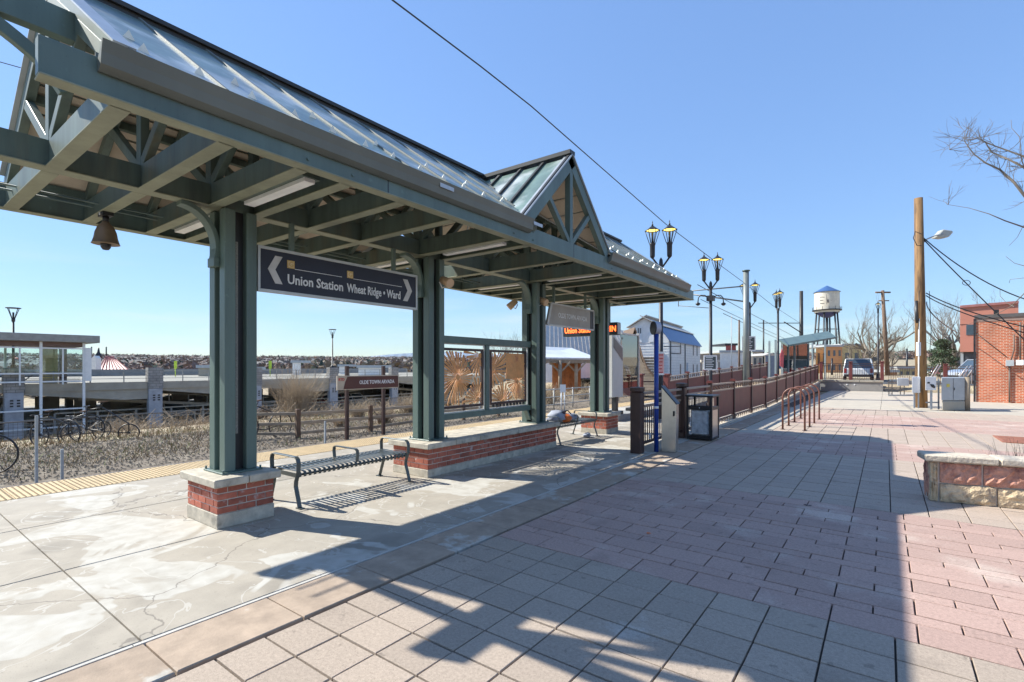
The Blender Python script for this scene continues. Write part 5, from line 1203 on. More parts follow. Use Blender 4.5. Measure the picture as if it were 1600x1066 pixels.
for i in range(16):
    f = .12+i*.05; c = pa.lerp(pc, f)+FW*1.6; b = MB(); b.prism([V2(c,-.2), V2(c+RT*.19,-.2), V2(c+RT*.19,e1-.1), V2(c,e1-.1)], FW*.06); b.obj('plank', woodl, t)
b = MB(); rg = random.Random(4)
for i in range(40):
    c = pa.lerp(pc, rg.random())+FW*rg.uniform(0,2); b.beam(V2(c,e1-.1), V2(c,e1+.05)+RT*rg.uniform(-.7,.7)+Vector((0,0,rg.uniform(-.4,.1))), .05, .05)
b.obj('rafter_ends', timber, t)['kind'] = 'stuff'
# timber shack with curved roof
t = thing('timber_shack', 'narrow timber log shack with a steep curved roof and a pointed top', 'building', D(1005,600,38))
c0, c1 = D(985,607,37), D(1033,607,36); zt_ = D(0,512,37).z
curve = [(0,1.0),(.06,.94),(.16,.76),(.30,.55),(.45,.40),(.62,.31),(.85,.22),(1.05,.17)]
lo = .35; pts = [V2(c0, -.2)] + [V2(c0.lerp(c1, f*.95), -.2 + (zt_+.2)*g_) for f, g_ in curve] + [V2(c1, -.2)]
b = MB(); b.prism([V2(c0.lerp(c1,.12),-.2)] + [V2(c0.lerp(c1, .12+f*.83), -.2+(zt_+.2)*(g_*.93)) for f, g_ in curve] + [V2(c1,-.2)], FW*3); b.obj('end_wall', timber, t)
b = MB(); top = [V2(c0.lerp(c1, .12+f*.90), -.2+(zt_+.2)*g_) for f, g_ in curve]
for p_, q_ in zip(top, top[1:]): b.prism([p_-FW*.3, q_-FW*.3, q_-FW*.3-Vector((0,0,.16)), p_-FW*.3-Vector((0,0,.16))], FW*3.6)
lt = [V2(c0.lerp(c1,.12), zt_), V2(c0.lerp(c1,-.03), zt_-1.0)]; b.prism([lt[0]-FW*.3, lt[1]-FW*.3, lt[1]-FW*.3-Vector((0,0,.14)), lt[0]-FW*.3-Vector((0,0,.14))], FW*3.6)
b.obj('curved_roof', M('shack_roof', (.14,.09,.06), .8), t)
for i in range(13):
    z = -.1+i*.2; b = MB(); b.beam(V2(c0.lerp(c1,.42), z)-FW*.03, V2(c0.lerp(c1,.97), z)-FW*.03, .05, .17); b.obj('log_plank', timber, t)
b = MB(); a_ = c0.lerp(c1,.16)-FW*.05; b.prism([V2(a_,-.2), V2(a_+RT*.55,-.2), V2(a_+RT*.55,1.6), V2(a_+RT*.45,2.0), V2(a_+RT*.1,2.0), V2(a_,1.6)], FW*.05); b.obj('doorway', lampm, t)
# ------------------------------------------------------------------ fence over the tracks
t = thing('pipe_fence', 'pale three rail pipe fence along the far side of the tracks', 'fence', (-14, 24, -.5))
fy = [16.5+i*2.0 for i in range(10)]
for y in fy:
    b = MB(); b.tube([(-14.0, y, -.62), (-14.0, y, .55)], .04, 8); b.obj('post', M('fence_pale', (.45,.43,.38), .6) if 'fence_pale' not in bpy.data.materials else bpy.data.materials['fence_pale'], t)
for z in (.5, .1, -.3):
    b = MB(); b.tube([(-14.0, fy[0], z), (-14.0, fy[-1], z)], .03, 6); b.obj('rail', bpy.data.materials['fence_pale'], t)
b = MB(); p = D(878,600,26); b.prism([D(875,601,26), D(884,601,26), D(884,613,26), D(875,613,26)], FW*.02); tag(b.obj('small_board', white_m), 'small square white notice on the pipe fence across the tracks', 'sign')
b = MB()
for x in (877, 882): b.tube([D(x,613,26.02), D(x,642,26.02)], .03, 6)
tag(b.obj('board_legs', white_m), 'pair of thin white legs under the square notice across the tracks', 'sign post')
# split rail fence
sp = [(-16.6,7.0),(-14.9,8.7),(-14.4,11.1),(-14.4,13.5),(-14.4,15.9),(-14.4,18.3)]
t = thing('split_rail_fence', 'rustic split rail fence of weathered wood across the tracks', 'fence', (-14.9, 9, -.55))
for x, y in sp: b = MB(); b.box((x-.06,y-.07,hz(x,y)), (x+.06,y+.07,hz(x,y)+.98)); b.obj('post', pole_w2, t, .015)
for (p_, q_) in zip(sp, sp[1:]):
    for z in (.22,.52,.82):
        b = MB(); b.beam((*p_, hz(*p_)+z+R0.uniform(-.03,.03)), (*q_, hz(*q_)+z+R0.uniform(-.03,.03)), .05, .10); b.obj('rail', timber, t, .012)
# thin marker posts
for i, (x, y) in enumerate(((57,750),(97,756),(508,690))):
    p = OX(x, y, -13.2); b = MB(); b.box((p.x-.022,p.y-.022,-.62),(p.x+.022,p.y+.022,(.75,.05,.1)[i])); tag(b.obj('marker_post', grey_m), ('tall thin grey marker post near the left edge beyond the tracks','short grey marker post just right of the tall one beyond the tracks','short grey marker post by the split rail fence beyond the tracks')[i], 'post')
# station sign over the tracks
t = thing('far_station_sign', 'dark red station sign on two posts reading Olde Town Arvada across the tracks', 'sign', OX(575,687,-13.3))
XS = -13.3; y0_, y1_ = OX(527,600,XS).y, OX(623,600,XS).y; z0_, z1_ = .98, 1.42
b = MB(); b.box((XS-.05,y0_,z0_),(XS,y1_,z1_)); b.obj('sign_board', M('sign_cream',(.50,.42,.32),.5), t)
b = MB(); w_ = y1_-y0_; b.prism([(XS+.002,y0_+w_*.09,z0_+.03),(XS+.002,y1_-.03,z0_+.03),(XS+.002,y1_-.03,z1_-.03),(XS+.002,y0_+w_*.15,z1_-.03),(XS+.002,y0_+w_*.115,z0_+.25)], (.006,0,0)); b.obj('red_panel', M('sign_red', (.085,.025,.022), .35, 0, .3, .8), t)
text('OLDE TOWN ARVADA', .165, (XS+.01, y0_+w_*.33, 1.15), white_m, t, .004, sx=.82); text('RTD', .11, (XS+.003, y0_+.04, 1.27), M('rtd_red', (.5,.05,.04), .5), t, .004)
for x in (545, 602):
    yy = OX(x,600,XS).y; b = MB(); b.box((XS-.14,yy-.05,-.62),(XS-.055,yy+.05,1.72)); b.obj('sign_post', maroon_d, t)
# ------------------------------------------------------------------ glass shelter
t = thing('glass_shelter', 'glass walled platform shelter with a sloping green metal roof at the top of the ramp', 'shelter', D(1260,590,44))
s0 = D(1222,600,42); s1 = D(1292,600,49); zf_ = .75; g1, g2 = D(0,532,42).z, D(0,521,49).z; sw = FW*2.2-RT*.2
b = MB(); b.prism([D(1216,533,42), D(1294,520,47), D(1307,529,43.5), D(1231,542,39)], (0,0,.14)); b.obj('sloping_roof', steel, t)
for f in (0,.12,.25,.55,.95):
    for k in (0,1):
        c = s0.lerp(s1, f)+sw*(k*.8); b = MB(); b.box((c.x-.07,c.y-.07,zf_-.3),(c.x+.07,c.y+.07,g1+(g2-g1)*f+.05)); b.obj('shelter_post', M('shelter_grey', (.30,.34,.34), .5) if 'shelter_grey' not in bpy.data.materials else bpy.data.materials['shelter_grey'], t)
for (fa, fb) in ((0,.12),(.12,.25),(.25,.55)):
    a, c = s0.lerp(s1,fa), s0.lerp(s1,fb); b = MB(); b.prism([V2(a,zf_), V2(c,zf_), V2(c,g1-.1), V2(a,g1-.1)], FW*.02); b.obj('glass_pane', thin_glass('pane_green', (.80,.92,.92), .03) if 'pane_green' not in bpy.data.materials else bpy.data.materials['pane_green'], t)
b = MB(); a = s0.lerp(s1,.25)+sw; b.prism([V2(a,1.5), V2(a+RT*1.2,1.5), V2(a+RT*1.2,2.1), V2(a,2.1)], FW*.05); b.obj('blue_notice', blue_r, t)
b = MB(); p = D(1222,560,40); b.prism([D(1219,572,40), D(1224,575,40), D(1225,552,40), D(1222,545,40), D(1219,555,40)], FW*.04); tag(b.obj('red_banner', M('banner_red', (.65,.14,.15), .8)), 'narrow red flag left of the glass shelter', 'flag')
# ------------------------------------------------------------------ water tower
wd = 150.0; t = thing('water_tower', 'white wooden water tower tank with a blue conical roof on dark legs', 'water tower', D(1292,590,wd))
c = D(1292,600,wd); s_ = wd/FPX
def zz(y): return D(0,y,wd).z
b = MB(); b._lathe(Vector((c.x,c.y,0)), [(17*s_,zz(489)),(17*s_,zz(480)),(17.2*s_,zz(472)),(17*s_,zz(463)),(16.8*s_,zz(456))], 28, 0, True); b.obj('tank', tankw, t)
b = MB(); b._lathe(Vector((c.x,c.y,0)), [(17.5*s_,zz(457.5)),(18.5*s_,zz(457)),(.1,zz(446.5))], 28, 0, False); b.obj('conical_roof', blue_r, t)
b = MB(); b._lathe(Vector((c.x,c.y,0)), [(.3,zz(497)),(6*s_,zz(496)),(11*s_,zz(493)),(14*s_,zz(489)),(15*s_,zz(484.5))], 24, 0, True); b.obj('blue_bowl', M('bowl_blue', (.035,.04,.16), .5), t)
b = MB(); b.tube([(c.x,c.y,zz(486)),(c.x,c.y,zz(484.5))], 20*s_, 28); 
for k in range(14): a = k*2*math.pi/14; b.tube([(c.x+19.5*s_*math.cos(a),c.y+19.5*s_*math.sin(a),zz(484.5)),(c.x+19.5*s_*math.cos(a),c.y+19.5*s_*math.sin(a),zz(480))], .06, 4)
b.obj('balcony', lampm, t)
legs = []
for k in range(6):
    a = k*math.pi/3+.35; p = Vector((c.x+14*s_*math.cos(a), c.y+14*s_*math.sin(a), zz(486))); q = Vector((c.x+21*s_*math.cos(a), c.y+21*s_*math.sin(a), 0)); legs.append((p,q)); b = MB(); b.tube([p,q], .22, 8); b.obj('leg', lampm, t)
b = MB()
for f in (.30,.68):
    for k in range(6): b.tube([legs[k][0].lerp(legs[k][1],f), legs[(k+1)%6][0].lerp(legs[(k+1)%6][1],f)], .07, 4)
for k in range(6): b.tube([legs[k][0].lerp(legs[k][1],.3), legs[(k+1)%6][0].lerp(legs[(k+1)%6][1],.68)], .035, 4)
b.tube([(c.x,c.y,zz(496)),(c.x,c.y,0)], .35, 8); b.obj('bracing', lampm, t)
b = MB(); fr = c-FW*(17.3*s_)
for (x0,y0,x1,y1) in ((1291,460,1291.6,476),(1292,468,1295,473),(1281,464,1288,465),(1281,469,1286,470),(1281,474,1288,475)): b.prism([D(x0,y0,wd-17.4*s_), D(x1,y0,wd-17.4*s_), D(x1+.6,y1,wd-17.4*s_), D(x0+.6,y1,wd-17.4*s_)], FW*.05)
b.obj('tank_print', M('faded_print', (.22,.19,.17), .8), t)
# ------------------------------------------------------------------ trees
def branch(b, p, d, L, r, depth, rr, tw, spread=.55, up=.12, nseg=3, twigs=None):
    pts = [p]; rs = [r]; d = d.normalized()
    for i in range(nseg):
        d = (d + Vector((rr.uniform(-1,1), rr.uniform(-1,1), rr.uniform(-1,1)))*.22 + Vector((0,0,up))).normalized()
        pts.append(pts[-1]+d*(L/nseg)); rs.append(r*(1-.5*(i+1)/nseg))
    tgt = tw if depth <= 1 else b
    tgt.tube(pts, rs, 4 if depth <= 2 else 6, cap=False)
    if depth == 0: return
    for k in range(rr.choice((2,3,3)) if depth > 1 else 4):
        i = rr.randint(1, nseg); nd = (d + Vector((rr.uniform(-1,1), rr.uniform(-1,1), rr.uniform(-.6,1)))*spread*1.3).normalized()
        branch(b, pts[i], nd, L*rr.uniform(.55,.85), max(.014 if r > .02 else .005, rs[i]*.68), depth-1, rr, tw, spread, up, nseg)
def bare_tree(label, base, h, r, seed, depth=5, mat=bark_m, tmat=None, group='bare trees beyond the plaza', lean=(0,0), trunk_h=.25):
    rr = random.Random(seed); t = thing('bare_tree', label, 'tree', base, group); b = MB(); tw = MB(); base = Vector(base)
    top = base+Vector((lean[0], lean[1], h*trunk_h)); b.tube([base-Vector((0,0,.3)), base.lerp(top,.5), top], [r*1.25, r, r*.85], 9)
    for k in range(5):
        a = k*2*math.pi/5+rr.uniform(-.4,.4); branch(b, top-Vector((0,0,h*.03*k)), Vector((math.cos(a), math.sin(a), rr.uniform(.5,1.4))), h*.36, r*.72, depth-1, rr, tw)
    b.obj('trunk', mat, t, fix=False); tw.obj('crown', tmat or mat, t, fix=False)
bare_tree('big bare tree with a wide grey crown behind the far wall', gp(1368, 75, .3), 11.5, .45, 11, 6, M('bark_tan',(.20,.165,.125),.9,0,.3,4,0))
bare_tree('low bushy bare tree to the left behind the white vehicle', gp(1345, 68, .3), 6.0, .25, 12, 6, bpy.data.materials['bark_tan'])
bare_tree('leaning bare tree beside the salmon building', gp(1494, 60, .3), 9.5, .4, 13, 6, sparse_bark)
bare_tree('thin bare tree seen above the windscreen beyond the tracks', V2(D(806,600,46), -.3), 5.6, .16, 31, 5, bpy.data.materials['bark_tan'], group='bare trees beyond the tracks')
bare_tree('small bare tree at the street right of the dark lamp post', gp(1392, 85, .3), 6.0, .22, 15, 6, bpy.data.materials['bark_tan'])
t = thing('pine_tree', 'bushy dark green pine tree between the pole and the salmon building', 'tree', gp(1473,56,.3))
rr = random.Random(5); c = gp(1473,56,.3); b = MB(); b.tube([c, c+Vector((0,0,4))], [.2,.08], 8); b.obj('trunk', bark_m, t)
b = MB()
for k in range(5200):
    h = rr.random()**.8; R_ = 2.0*(1-h*.75)*math.sqrt(rr.random())*(1+.25*math.sin(h*30)); a = rr.uniform(0,6.28); p = c+Vector((R_*math.cos(a), R_*math.sin(a), .4+h*4.0)); s_ = rr.uniform(.10,.24)
    u = Vector((rr.uniform(-1,1),rr.uniform(-1,1),rr.uniform(-.3,1))).normalized()*s_; v = Vector((rr.uniform(-1,1),rr.uniform(-1,1),rr.uniform(-1,1))).normalized()*s_*.35; b.face([p-v,p+v,p+u])
b.obj('crown', pine_m, t, fix=False)
# near tree on the right whose branches reach into the picture
t = thing('overhanging_tree', 'bare tree standing right of the picture with thin branches reaching into the sky', 'tree', D(1800,640,15)); PWo = PW[t.name]
rr = random.Random(21); b = MB(); tw = MB(); tb_ = D(1830,660,15); tb_.z = 0
crotch = D(1800,420,15); b.tube([tb_, tb_.lerp(crotch,.5)+RT*.1, crotch], [.24,.19,.15], 10)
ND = 15.0
paths = [([(1800,420),(1700,360),(1605,312),(1585,286),(1562,266),(1540,255),(1520,240),(1507,222),(1507,206)], .075), ([(1700,360),(1640,300),(1600,262),(1575,250),(1550,238),(1540,222),(1528,216),(1510,218)], .06),
         ([(1700,360),(1655,280),(1600,245),(1575,236),(1555,228),(1536,220),(1512,229),(1484,235)], .05), ([(1800,430),(1690,380),(1600,356),(1570,345),(1545,334),(1515,326),(1482,319)], .045),
         ([(1800,440),(1700,430),(1620,418),(1600,416),(1585,411),(1571,402)], .035), ([(1750,440),(1660,440),(1608,450),(1580,480),(1560,488),(1535,500),(1510,507)], .03), ([(1585,480),(1572,474),(1563,462),(1562,453)], .015), ([(1640,440),(1600,434),(1578,436),(1576,443)], .014), ([(1660,330),(1615,300),(1596,250),(1594,215),(1580,200),(1580,187)], .03), ([(1590,255),(1560,245),(1558,262)], .012), ([(1600,262),(1578,250),(1578,278)], .012), ([(1600,352),(1590,372),(1577,384)], .012)]
for pth, r in paths:
    n = len(pth); pts = [D(x+rr.uniform(-1,1), y+rr.uniform(-1,1), ND+rr.uniform(-.25,.25)+.3*i) for i, (x, y) in enumerate(pth)]
    for q in pts[1:] : pass
    rs = [max(.006, r*.72*(1-.9*i/(n-1))) for i in range(n)]; b.tube(pts, rs, 6, cap=False)
    for i in range(2, n):
        if r > .04 and not (i < 6 and pth[-1][1] > 300) :
            for k in range(3):
                d_ = RT*rr.uniform(-1,.7)+Vector((0,0,rr.uniform(-.5,1)))+FW*rr.uniform(-.6,.6); branch(tw, pts[i], d_, rr.uniform(.3,.75), .009, 1, rr, tw, .6, .05)
for k in range(6):
    branch(b, crotch, RT*rr.uniform(.3,1)+FW*rr.uniform(-.2,1)+Vector((0,0,rr.uniform(.4,1.2))), 2.4, .10, 4, rr, tw)
b.obj('trunk', bark_m, t, fix=False); tw.obj('crown', bark_m, t, fix=False)
# ------------------------------------------------------------------ mid distance buildings
def block(label, x0, x1, ytop, d, depth, mat, name='town_building', zb=0.0, roofm=None, roof=None, wins=0, rows=1, grp='buildings in the town beyond'):
    p, r = D(x0,600,d), D(x1,600,d); z1 = D(0,ytop,d).z; t = thing(name, label, 'building', p, grp)
    b = MB(); b.prism([V2(p,zb), V2(r,zb), V2(r,z1), V2(p,z1)], rad_dir((p+r)/2)*depth); b.obj('wall', mat, t)
    b = MB(); 
    if roof == 'gable':
        m_ = (p+r)/2; h = (r-p).length*.22; o_ = RT*.4
        b.prism([V2(p-o_,z1), V2(r+o_,z1), V2(m_,z1+h)], FW*(depth+.4)); b.obj('roof', roofm or mat, t)
    else: b.prism([V2(p-RT*.2,z1)-FW*.2, V2(r+RT*.2,z1)-FW*.2, V2(r+RT*.2,z1+.35)-FW*.2, V2(p-RT*.2,z1+.35)-FW*.2], FW*(depth+.4)); b.obj('roof', roofm or grey_m, t)
    for j in range(rows):
        for i in range(wins):
            f = (i+.5)/wins; w = (r-p).length/wins*.4; c_ = p.lerp(r,f)-FW*.05; zb_ = zb+(z1-zb)*(j+.35)/rows; zt_ = zb+(z1-zb)*(j+.75)/rows
            b = MB(); b.prism([V2(c_-RT*w/2,zb_), V2(c_+RT*w/2,zb_), V2(c_+RT*w/2,zt_), V2(c_-RT*w/2,zt_)], FW*.1); b.obj('window', dkw, t)
    return t
block('yellow rendered building with dark awnings behind the glass shelter', 1275, 1292, 541, 110, 12, yellowb, wins=2)
block('orange rendered building behind the water tower legs', 1291, 1316, 542, 100, 12, orangeb, wins=3, rows=2)
block('tan building with a flat roof left of the white vehicle', 1316, 1346, 540, 105, 12, yellowb, wins=2)
block('white low building with a red roofed lookout between the lamp posts', 1125, 1162, 551, 80, 10, offw_m)
block('red lookout box with a flat brown roof on the white building', 1134, 1150, 540, 84, 5, M('lookout_red', (.30,.06,.05), .7), zb=3, roofm=lampm)
block('pale grey building right of the grey mast', 1176, 1192, 550, 85, 8, M('beige_wall', (.5,.42,.33), .8), wins=2)
block('small blue gabled shed left of the red flag', 1196, 1216, 556, 70, 6, M('slate_blue', (.16,.20,.27), .7), roof='gable', roofm=pale_r)
block('white low shed with a pale roof right of the mill', 1097, 1122, 566, 75, 8, offw_m, roofm=pale_r, wins=2)
block('long low grey roofed building far right of the mill', 1092, 1130, 553, 130, 10, far_h, roofm=M('roof_grn', (.17,.17,.14), .8))
block('pink gabled shape added behind the kiosk glass as its reflection', 965, 984, 548, 52, 5, M('pink_reflection', (.55,.28,.26), .8), roof='gable', roofm=bronze)  # reflection in the kiosk glass, built as a small gabled block behind it
block('orange wall of a car lot behind the brown picket fence', 1388, 1402, 582, 70, 4, orangeb)
block('yellow stall behind the brown picket fence', 1404, 1432, 577, 75, 5, yellowb, wins=3)
# ------------------------------------------------------------------ parking garage
GXX = -45.0
t = thing('parking_garage', 'two level concrete parking garage with stone piers beyond the tracks', 'parking garage', (GXX, 20, -3))
b = MB(); b.box((GXX-34, -30, .08), (GXX-.25, 70, .50)); b.obj('top_deck', deck_m, t)
b = MB(); b.box((GXX-.24, -30, .02), (GXX, 70, .56)); b.obj('deck_edge', conc_g, t)
b = MB(); b.box((GXX-34, -30, -3.1), (GXX-1.5, 70, -2.85)); b.obj('lower_deck', conc_gd, t)
b = MB(); b.box((GXX-34.3, -30, .10), (GXX-34, 70, 1.35)); b.obj('back_parapet', conc_gd, t)
b = MB(); b.prism([(GXX-8, 12, .05), (GXX-8, 30, -1.6), (GXX-8, 30, -1.9), (GXX-8, 12, -.25)], (-5,0,0)); b.prism([(GXX-14, 34, .05), (GXX-14, 14, -2.6), (GXX-14, 14, -2.9), (GXX-14, 34, -.25)], (-5,0,0)); b.obj('ramp_slab', conc_g, t)
py = [-9.5, -1.5, 6.8, 14.6, 22.3, 30.1, 38, 46, 54, 62]
stn = brick_mat('grey_split_block', (.34,.32,.30), (.27,.26,.25), (.16,.155,.15), .42, .20, .015)
for y in py:
    b = MB(); b.box((GXX-.35, y-.45, -3.1), (GXX+.12, y+.45, .02)); b.obj('column', M('column_blue_grey', (.36,.37,.40), .85) if 'column_blue_grey' not in bpy.data.materials else bpy.data.materials['column_blue_grey'], t, .02)
    b = MB(); b.box((GXX-.45, y-.50, .03), (GXX+.14, y+.50, 1.62)); b.obj('block_pier', stn, t, .02)
    b = MB()
    for i in range(3):
        for k in (-.2, .12): b.box((GXX+.121, y+k, -.9+i*.18), (GXX+.14, y+k+.16, -.8+i*.18))
    b.obj('vent_slots', black_m, t)['kind'] = 'stuff'
    for dx in (-12, -24):
        b = MB(); b.box((GXX+dx-.3, y-.3, -2.85), (GXX+dx+.3, y+.3, .08)); b.obj('inner_column', conc_gd, t)
for a, c in zip(py, py[1:]):
    b = MB(); m_ = (a+c)/2
    if a > 6: b.prism([(GXX-.1, a+.45, .02), (GXX-.1, c-.45, .02), (GXX-.1, c-.45, -.75), (GXX-.1, c-2.0, -.75), (GXX-.1, a+.45, -.15)], (-.2,0,0)); b.obj('spandrel_beam', conc_g, t)
    for z in (1.35, 1.08, .82):
        b = MB(); b.tube([(GXX-.12, a+.5, z), (GXX-.12, c-.5, z)], .018, 5); b.obj('cable_rail', M('rail_grey', (.25,.25,.24), .5) if 'rail_grey' not in bpy.data.materials else bpy.data.materials['rail_grey'], t)
    for k in range(1,4):
        yy = a+(c-a)*k/4; b = MB(); b.box((GXX-.15, yy-.03, .56), (GXX-.09, yy+.03, 1.40)); b.obj('rail_post', bpy.data.materials['rail_grey'], t)
    for z in (-1.95, -2.3):
        b = MB(); b.box((GXX-1.45, a, z), (GXX-1.40, c, z+.08)); b.obj('lower_rail', conc_g, t)
    for k in range(3):
        yy = a+(c-a)*(k+.3)/3; b = MB(); b.box((GXX-1.6, yy-.05, -2.85), (GXX-1.5, yy+.05, -1.9)); b.obj('lower_panel', conc_g, t); b = MB(); b.box((GXX-13.8, yy, -2.8), (GXX-13.7, yy+1.6, -.9)); b.obj('lower_panel', conc_g, t)
for i, y in enumerate((6.8, 30.1, 54)):
    t2 = thing('deck_lamp', ('tall slim black lamp post on the garage pier at the left edge', 'slim black lamp post on the garage pier behind the red station sign', 'smallest slim lamp post on the garage between the sign and the second column')[i], 'lamp post', (GXX-.15, y, 1.62), 'slim lamp posts on the garage')
    b = MB(); b.tube([(GXX-.15,y,1.62),(GXX-.15,y,1.8),(GXX-.15,y,1.81),(GXX-.15,y,4.6)], [.16,.14,.075,.055], 10); b.obj('pole', lampm, t2)
    b = MB(); b.lathe((GXX-.15,y,4.6), [(.09,0),(.10,.25)], 8)
    for k in range(4): a = k*math.pi/2+.5; b.tube([(GXX-.15+.09*math.cos(a),y+.09*math.sin(a),4.8),(GXX-.15+.34*math.cos(a),y+.34*math.sin(a),5.45)], .02, 4)
    b.tube([(GXX-.15,y,5.45),(GXX-.15,y,5.50)], .38, 12); b.tube([(GXX-.15,y,4.8),(GXX-.15,y,5.2)], .05, 6); b.obj('lamp_head', lampm, t2)
for (ya_, yb_, za_, zb2) in ((10.5, 22, -.55, -1.7), (24, 37, -1.7, -.55), (37.5, 52, -.6, -1.9)):
    b = MB(); b.prism([(GXX-2.2, ya_, za_), (GXX-2.2, yb_, zb2), (GXX-2.2, yb_, zb2-.22), (GXX-2.2, ya_, za_-.22)], (-4.5,0,0)); b.obj('ramp_slab', conc_g, t)
    b = MB(); b.beam((GXX-2.1, ya_, za_+.62), (GXX-2.1, yb_, zb2+.62), .05, .05); b.obj('ramp_rail', bpy.data.materials['rail_grey'], t)
    for k in range(9):
        f = k/8; y_ = ya_+(yb_-ya_)*f; z_ = za_+(zb2-za_)*f; b = MB(); b.box((GXX-2.14, y_-.03, z_), (GXX-2.06, y_+.03, z_+.62)); b.obj('ramp_rail_post', bpy.data.materials['rail_grey'], t)
for k in range(22):
    y_ = 9+k*2.35; b = MB(); b.box((GXX-1.2, y_-.06, -2.85), (GXX-1.05, y_+.06, -1.55)); b.obj('lower_post', conc_g if k % 3 else conc_gd, t)
b = MB(); b.box((GXX-1.2, 9, -1.6), (GXX-1.06, 60, -1.5)); b.obj('lower_handrail', conc_g, t)
# stair pavilion
t = thing('stair_pavilion', 'glass stair pavilion with white frames and a flat grey roof on the garage', 'pavilion', (GXX-2, 6, -3))
b = MB(); b.box((GXX-4.2, -4, 3.35), (GXX+.9, 11.0, 3.85)); b.obj('flat_roof', M('pav_roof', (.30,.29,.27), .7), t, .03)
b = MB(); b.box((GXX-3.8, -3.8, 3.05), (GXX+.45, 10.3, 3.34)); b.obj('soffit', M('pav_soffit', (.16,.10,.08), .7), t)
xg = GXX+.5
for i, y in enumerate((0.2, 2.2, 4.2, 6.0, 8.0, 10.2)):
    b = MB(); b.box((xg-.06, y-.07, -3.0), (xg+.06, y+.07, 3.34)); b.obj('mullion', white_m, t)
    b = MB(); b.box((GXX-3.5, y-.06+.9, .5), (GXX-3.4, y+.06+.9, 3.04)); b.obj('back_mullion', white_m, t)
for y in (1.2, 3.2, 5.1, 7.0, 9.1):
    b = MB(); b.box((xg-.04, y-.04, .5), (xg+.04, y+.04, 2.88)); b.obj('thin_mullion', white_m, t)
for z in (2.88, 1.2, .66, -1.2, -2.4):
    b = MB(); b.box((xg-.05, -3.5, z), (xg+.05, 10.2, z+.09)); b.obj('transom', white_m, t)
b = MB(); b.box((xg-.3, 10.25, .7), (xg+.1, 10.6, 3.0)); b.obj('white_panel', white_m, t)
b = MB(); b.box((GXX-2.6, 8.6, .5), (GXX-2.3, 9.4, 3.0)); b.obj('ochre_panel', M('ochre', (.45,.36,.16), .7), t)
b = MB(); b.box((GXX-2.6, 9.5, .5), (GXX-2.3, 9.9, 3.0)); b.obj('dark_red_panel', maroon_d, t)
b = MB()
for k in range(12): b.box((GXX-1.8, 4.5+k*.28, -2.8+k*.27), (GXX-.7, 4.8+k*.28, -2.7+k*.27))
b.beam((GXX-.7, 4.5, -2.0), (GXX-.7, 7.9, 1.25), .06, .06); b.beam((GXX-.7, 4.5, -2.8), (GXX-.7, 7.9, .45), .08, .2); b.obj('stairs', bpy.data.materials['rail_grey'], t)['kind'] = 'stuff'
b = MB(); 
for k in range(6): b.tube([(GXX-.4, -3, .62+k*.14), (GXX-.4, 10.2, .62+k*.14)], .015, 4)
b.obj('guard_rail', bpy.data.materials['rail_grey'], t)['kind'] = 'stuff'
for y0_, y1_ in ((0.2,2.2),(2.2,4.2),(4.2,6.0),(6.0,8.0),(8.0,10.2)):
    b = MB(); b.box((xg-.01, y0_+.08, 1.3), (xg+.01, y1_-.08, 2.87)); b.obj('glass_pane', bpy.data.materials['pane_green'], t)
# red pyramid roof
pd_ = 85; t = thing('church_roof', 'red seamed pyramid roof with a dark finial beyond the garage', 'building', D(170,585,pd_))
ap = [D(166,556,pd_), D(176,557,pd_)]; bs_ = [D(150,584,pd_-4), D(208,584,pd_-4), D(196,584,pd_+8), D(150,584,pd_+8)]
b = MB(); b.raw([*bs_, *ap], [(0,1,5,4),(1,2,5),(2,3,4,5),(3,0,4)]); b.obj('red_roof', red_r, t)
b = MB()
for k in range(9): f = k/8; b.beam(bs_[0].lerp(bs_[1],f)-FW*.02, ap[0].lerp(ap[1],f)-FW*.02, .08, .12)
b.obj('roof_seams', M('seam_red', (.30,.085,.08), .5), t)['kind'] = 'stuff'
b = MB(); b.prism([V2(bs_[0],-2), V2(bs_[1],-2), V2(bs_[1],bs_[1].z), V2(bs_[0],bs_[0].z)], FW*10); b.obj('wall', stucco, t)
b = MB(); b.lathe(D(154,560,pd_), [(.5,0),(.45,.6),(.2,1.0),(.1,1.8)], 10); b.tube([D(143,565,pd_), D(143,542,pd_)], .1, 5); b.tube([D(166,560,pd_), D(166,542,pd_)], .1, 5); b.obj('finials', black_m, t)
b = MB(); b.prism([D(143,580,pd_-6), D(150,580,pd_-6), D(150,560,pd_-6), D(147,556,pd_-6), D(143,560,pd_-6)], FW*1); b.obj('small_turret', offw_m, t)
for i, (x, dd) in enumerate(((274, 60), (422, 62))):
    p = D(x,576,dd); b = MB(); b.prism([D(x-2.2,576,dd), D(x+2.2,576,dd), D(x+2.2,564,dd), D(x-2.2,564,dd)], FW*.05); b.tube([D(x,576,dd+.1), V2(D(x,590,dd+.1),.5)], .05, 5); tag(b.obj('yellow_sign', M('hi_vis_yellow%d' % i, (.55,.70,.05), .5)), ('bright yellow green sign on the garage deck left of the first column','bright yellow green sign on the garage deck right of the first column')[i], 'sign')
for i, (x0_, x1_, yt, dd) in enumerate(((310,330,575,62),(382,392,578,60),(457,470,567,75),(530,545,573,80),(560,600,575,66))):
    block(('pale concrete stair block on the far side of the garage deck','small white box on the garage deck','white low building beyond the garage with square tops','long white building beyond the garage deck','grey tile roofed house beyond the garage')[i], x0_, x1_, yt, dd, 3, offw_m if i else conc_g, 'deck_block', zb=.5, grp='small blocks beyond the garage')
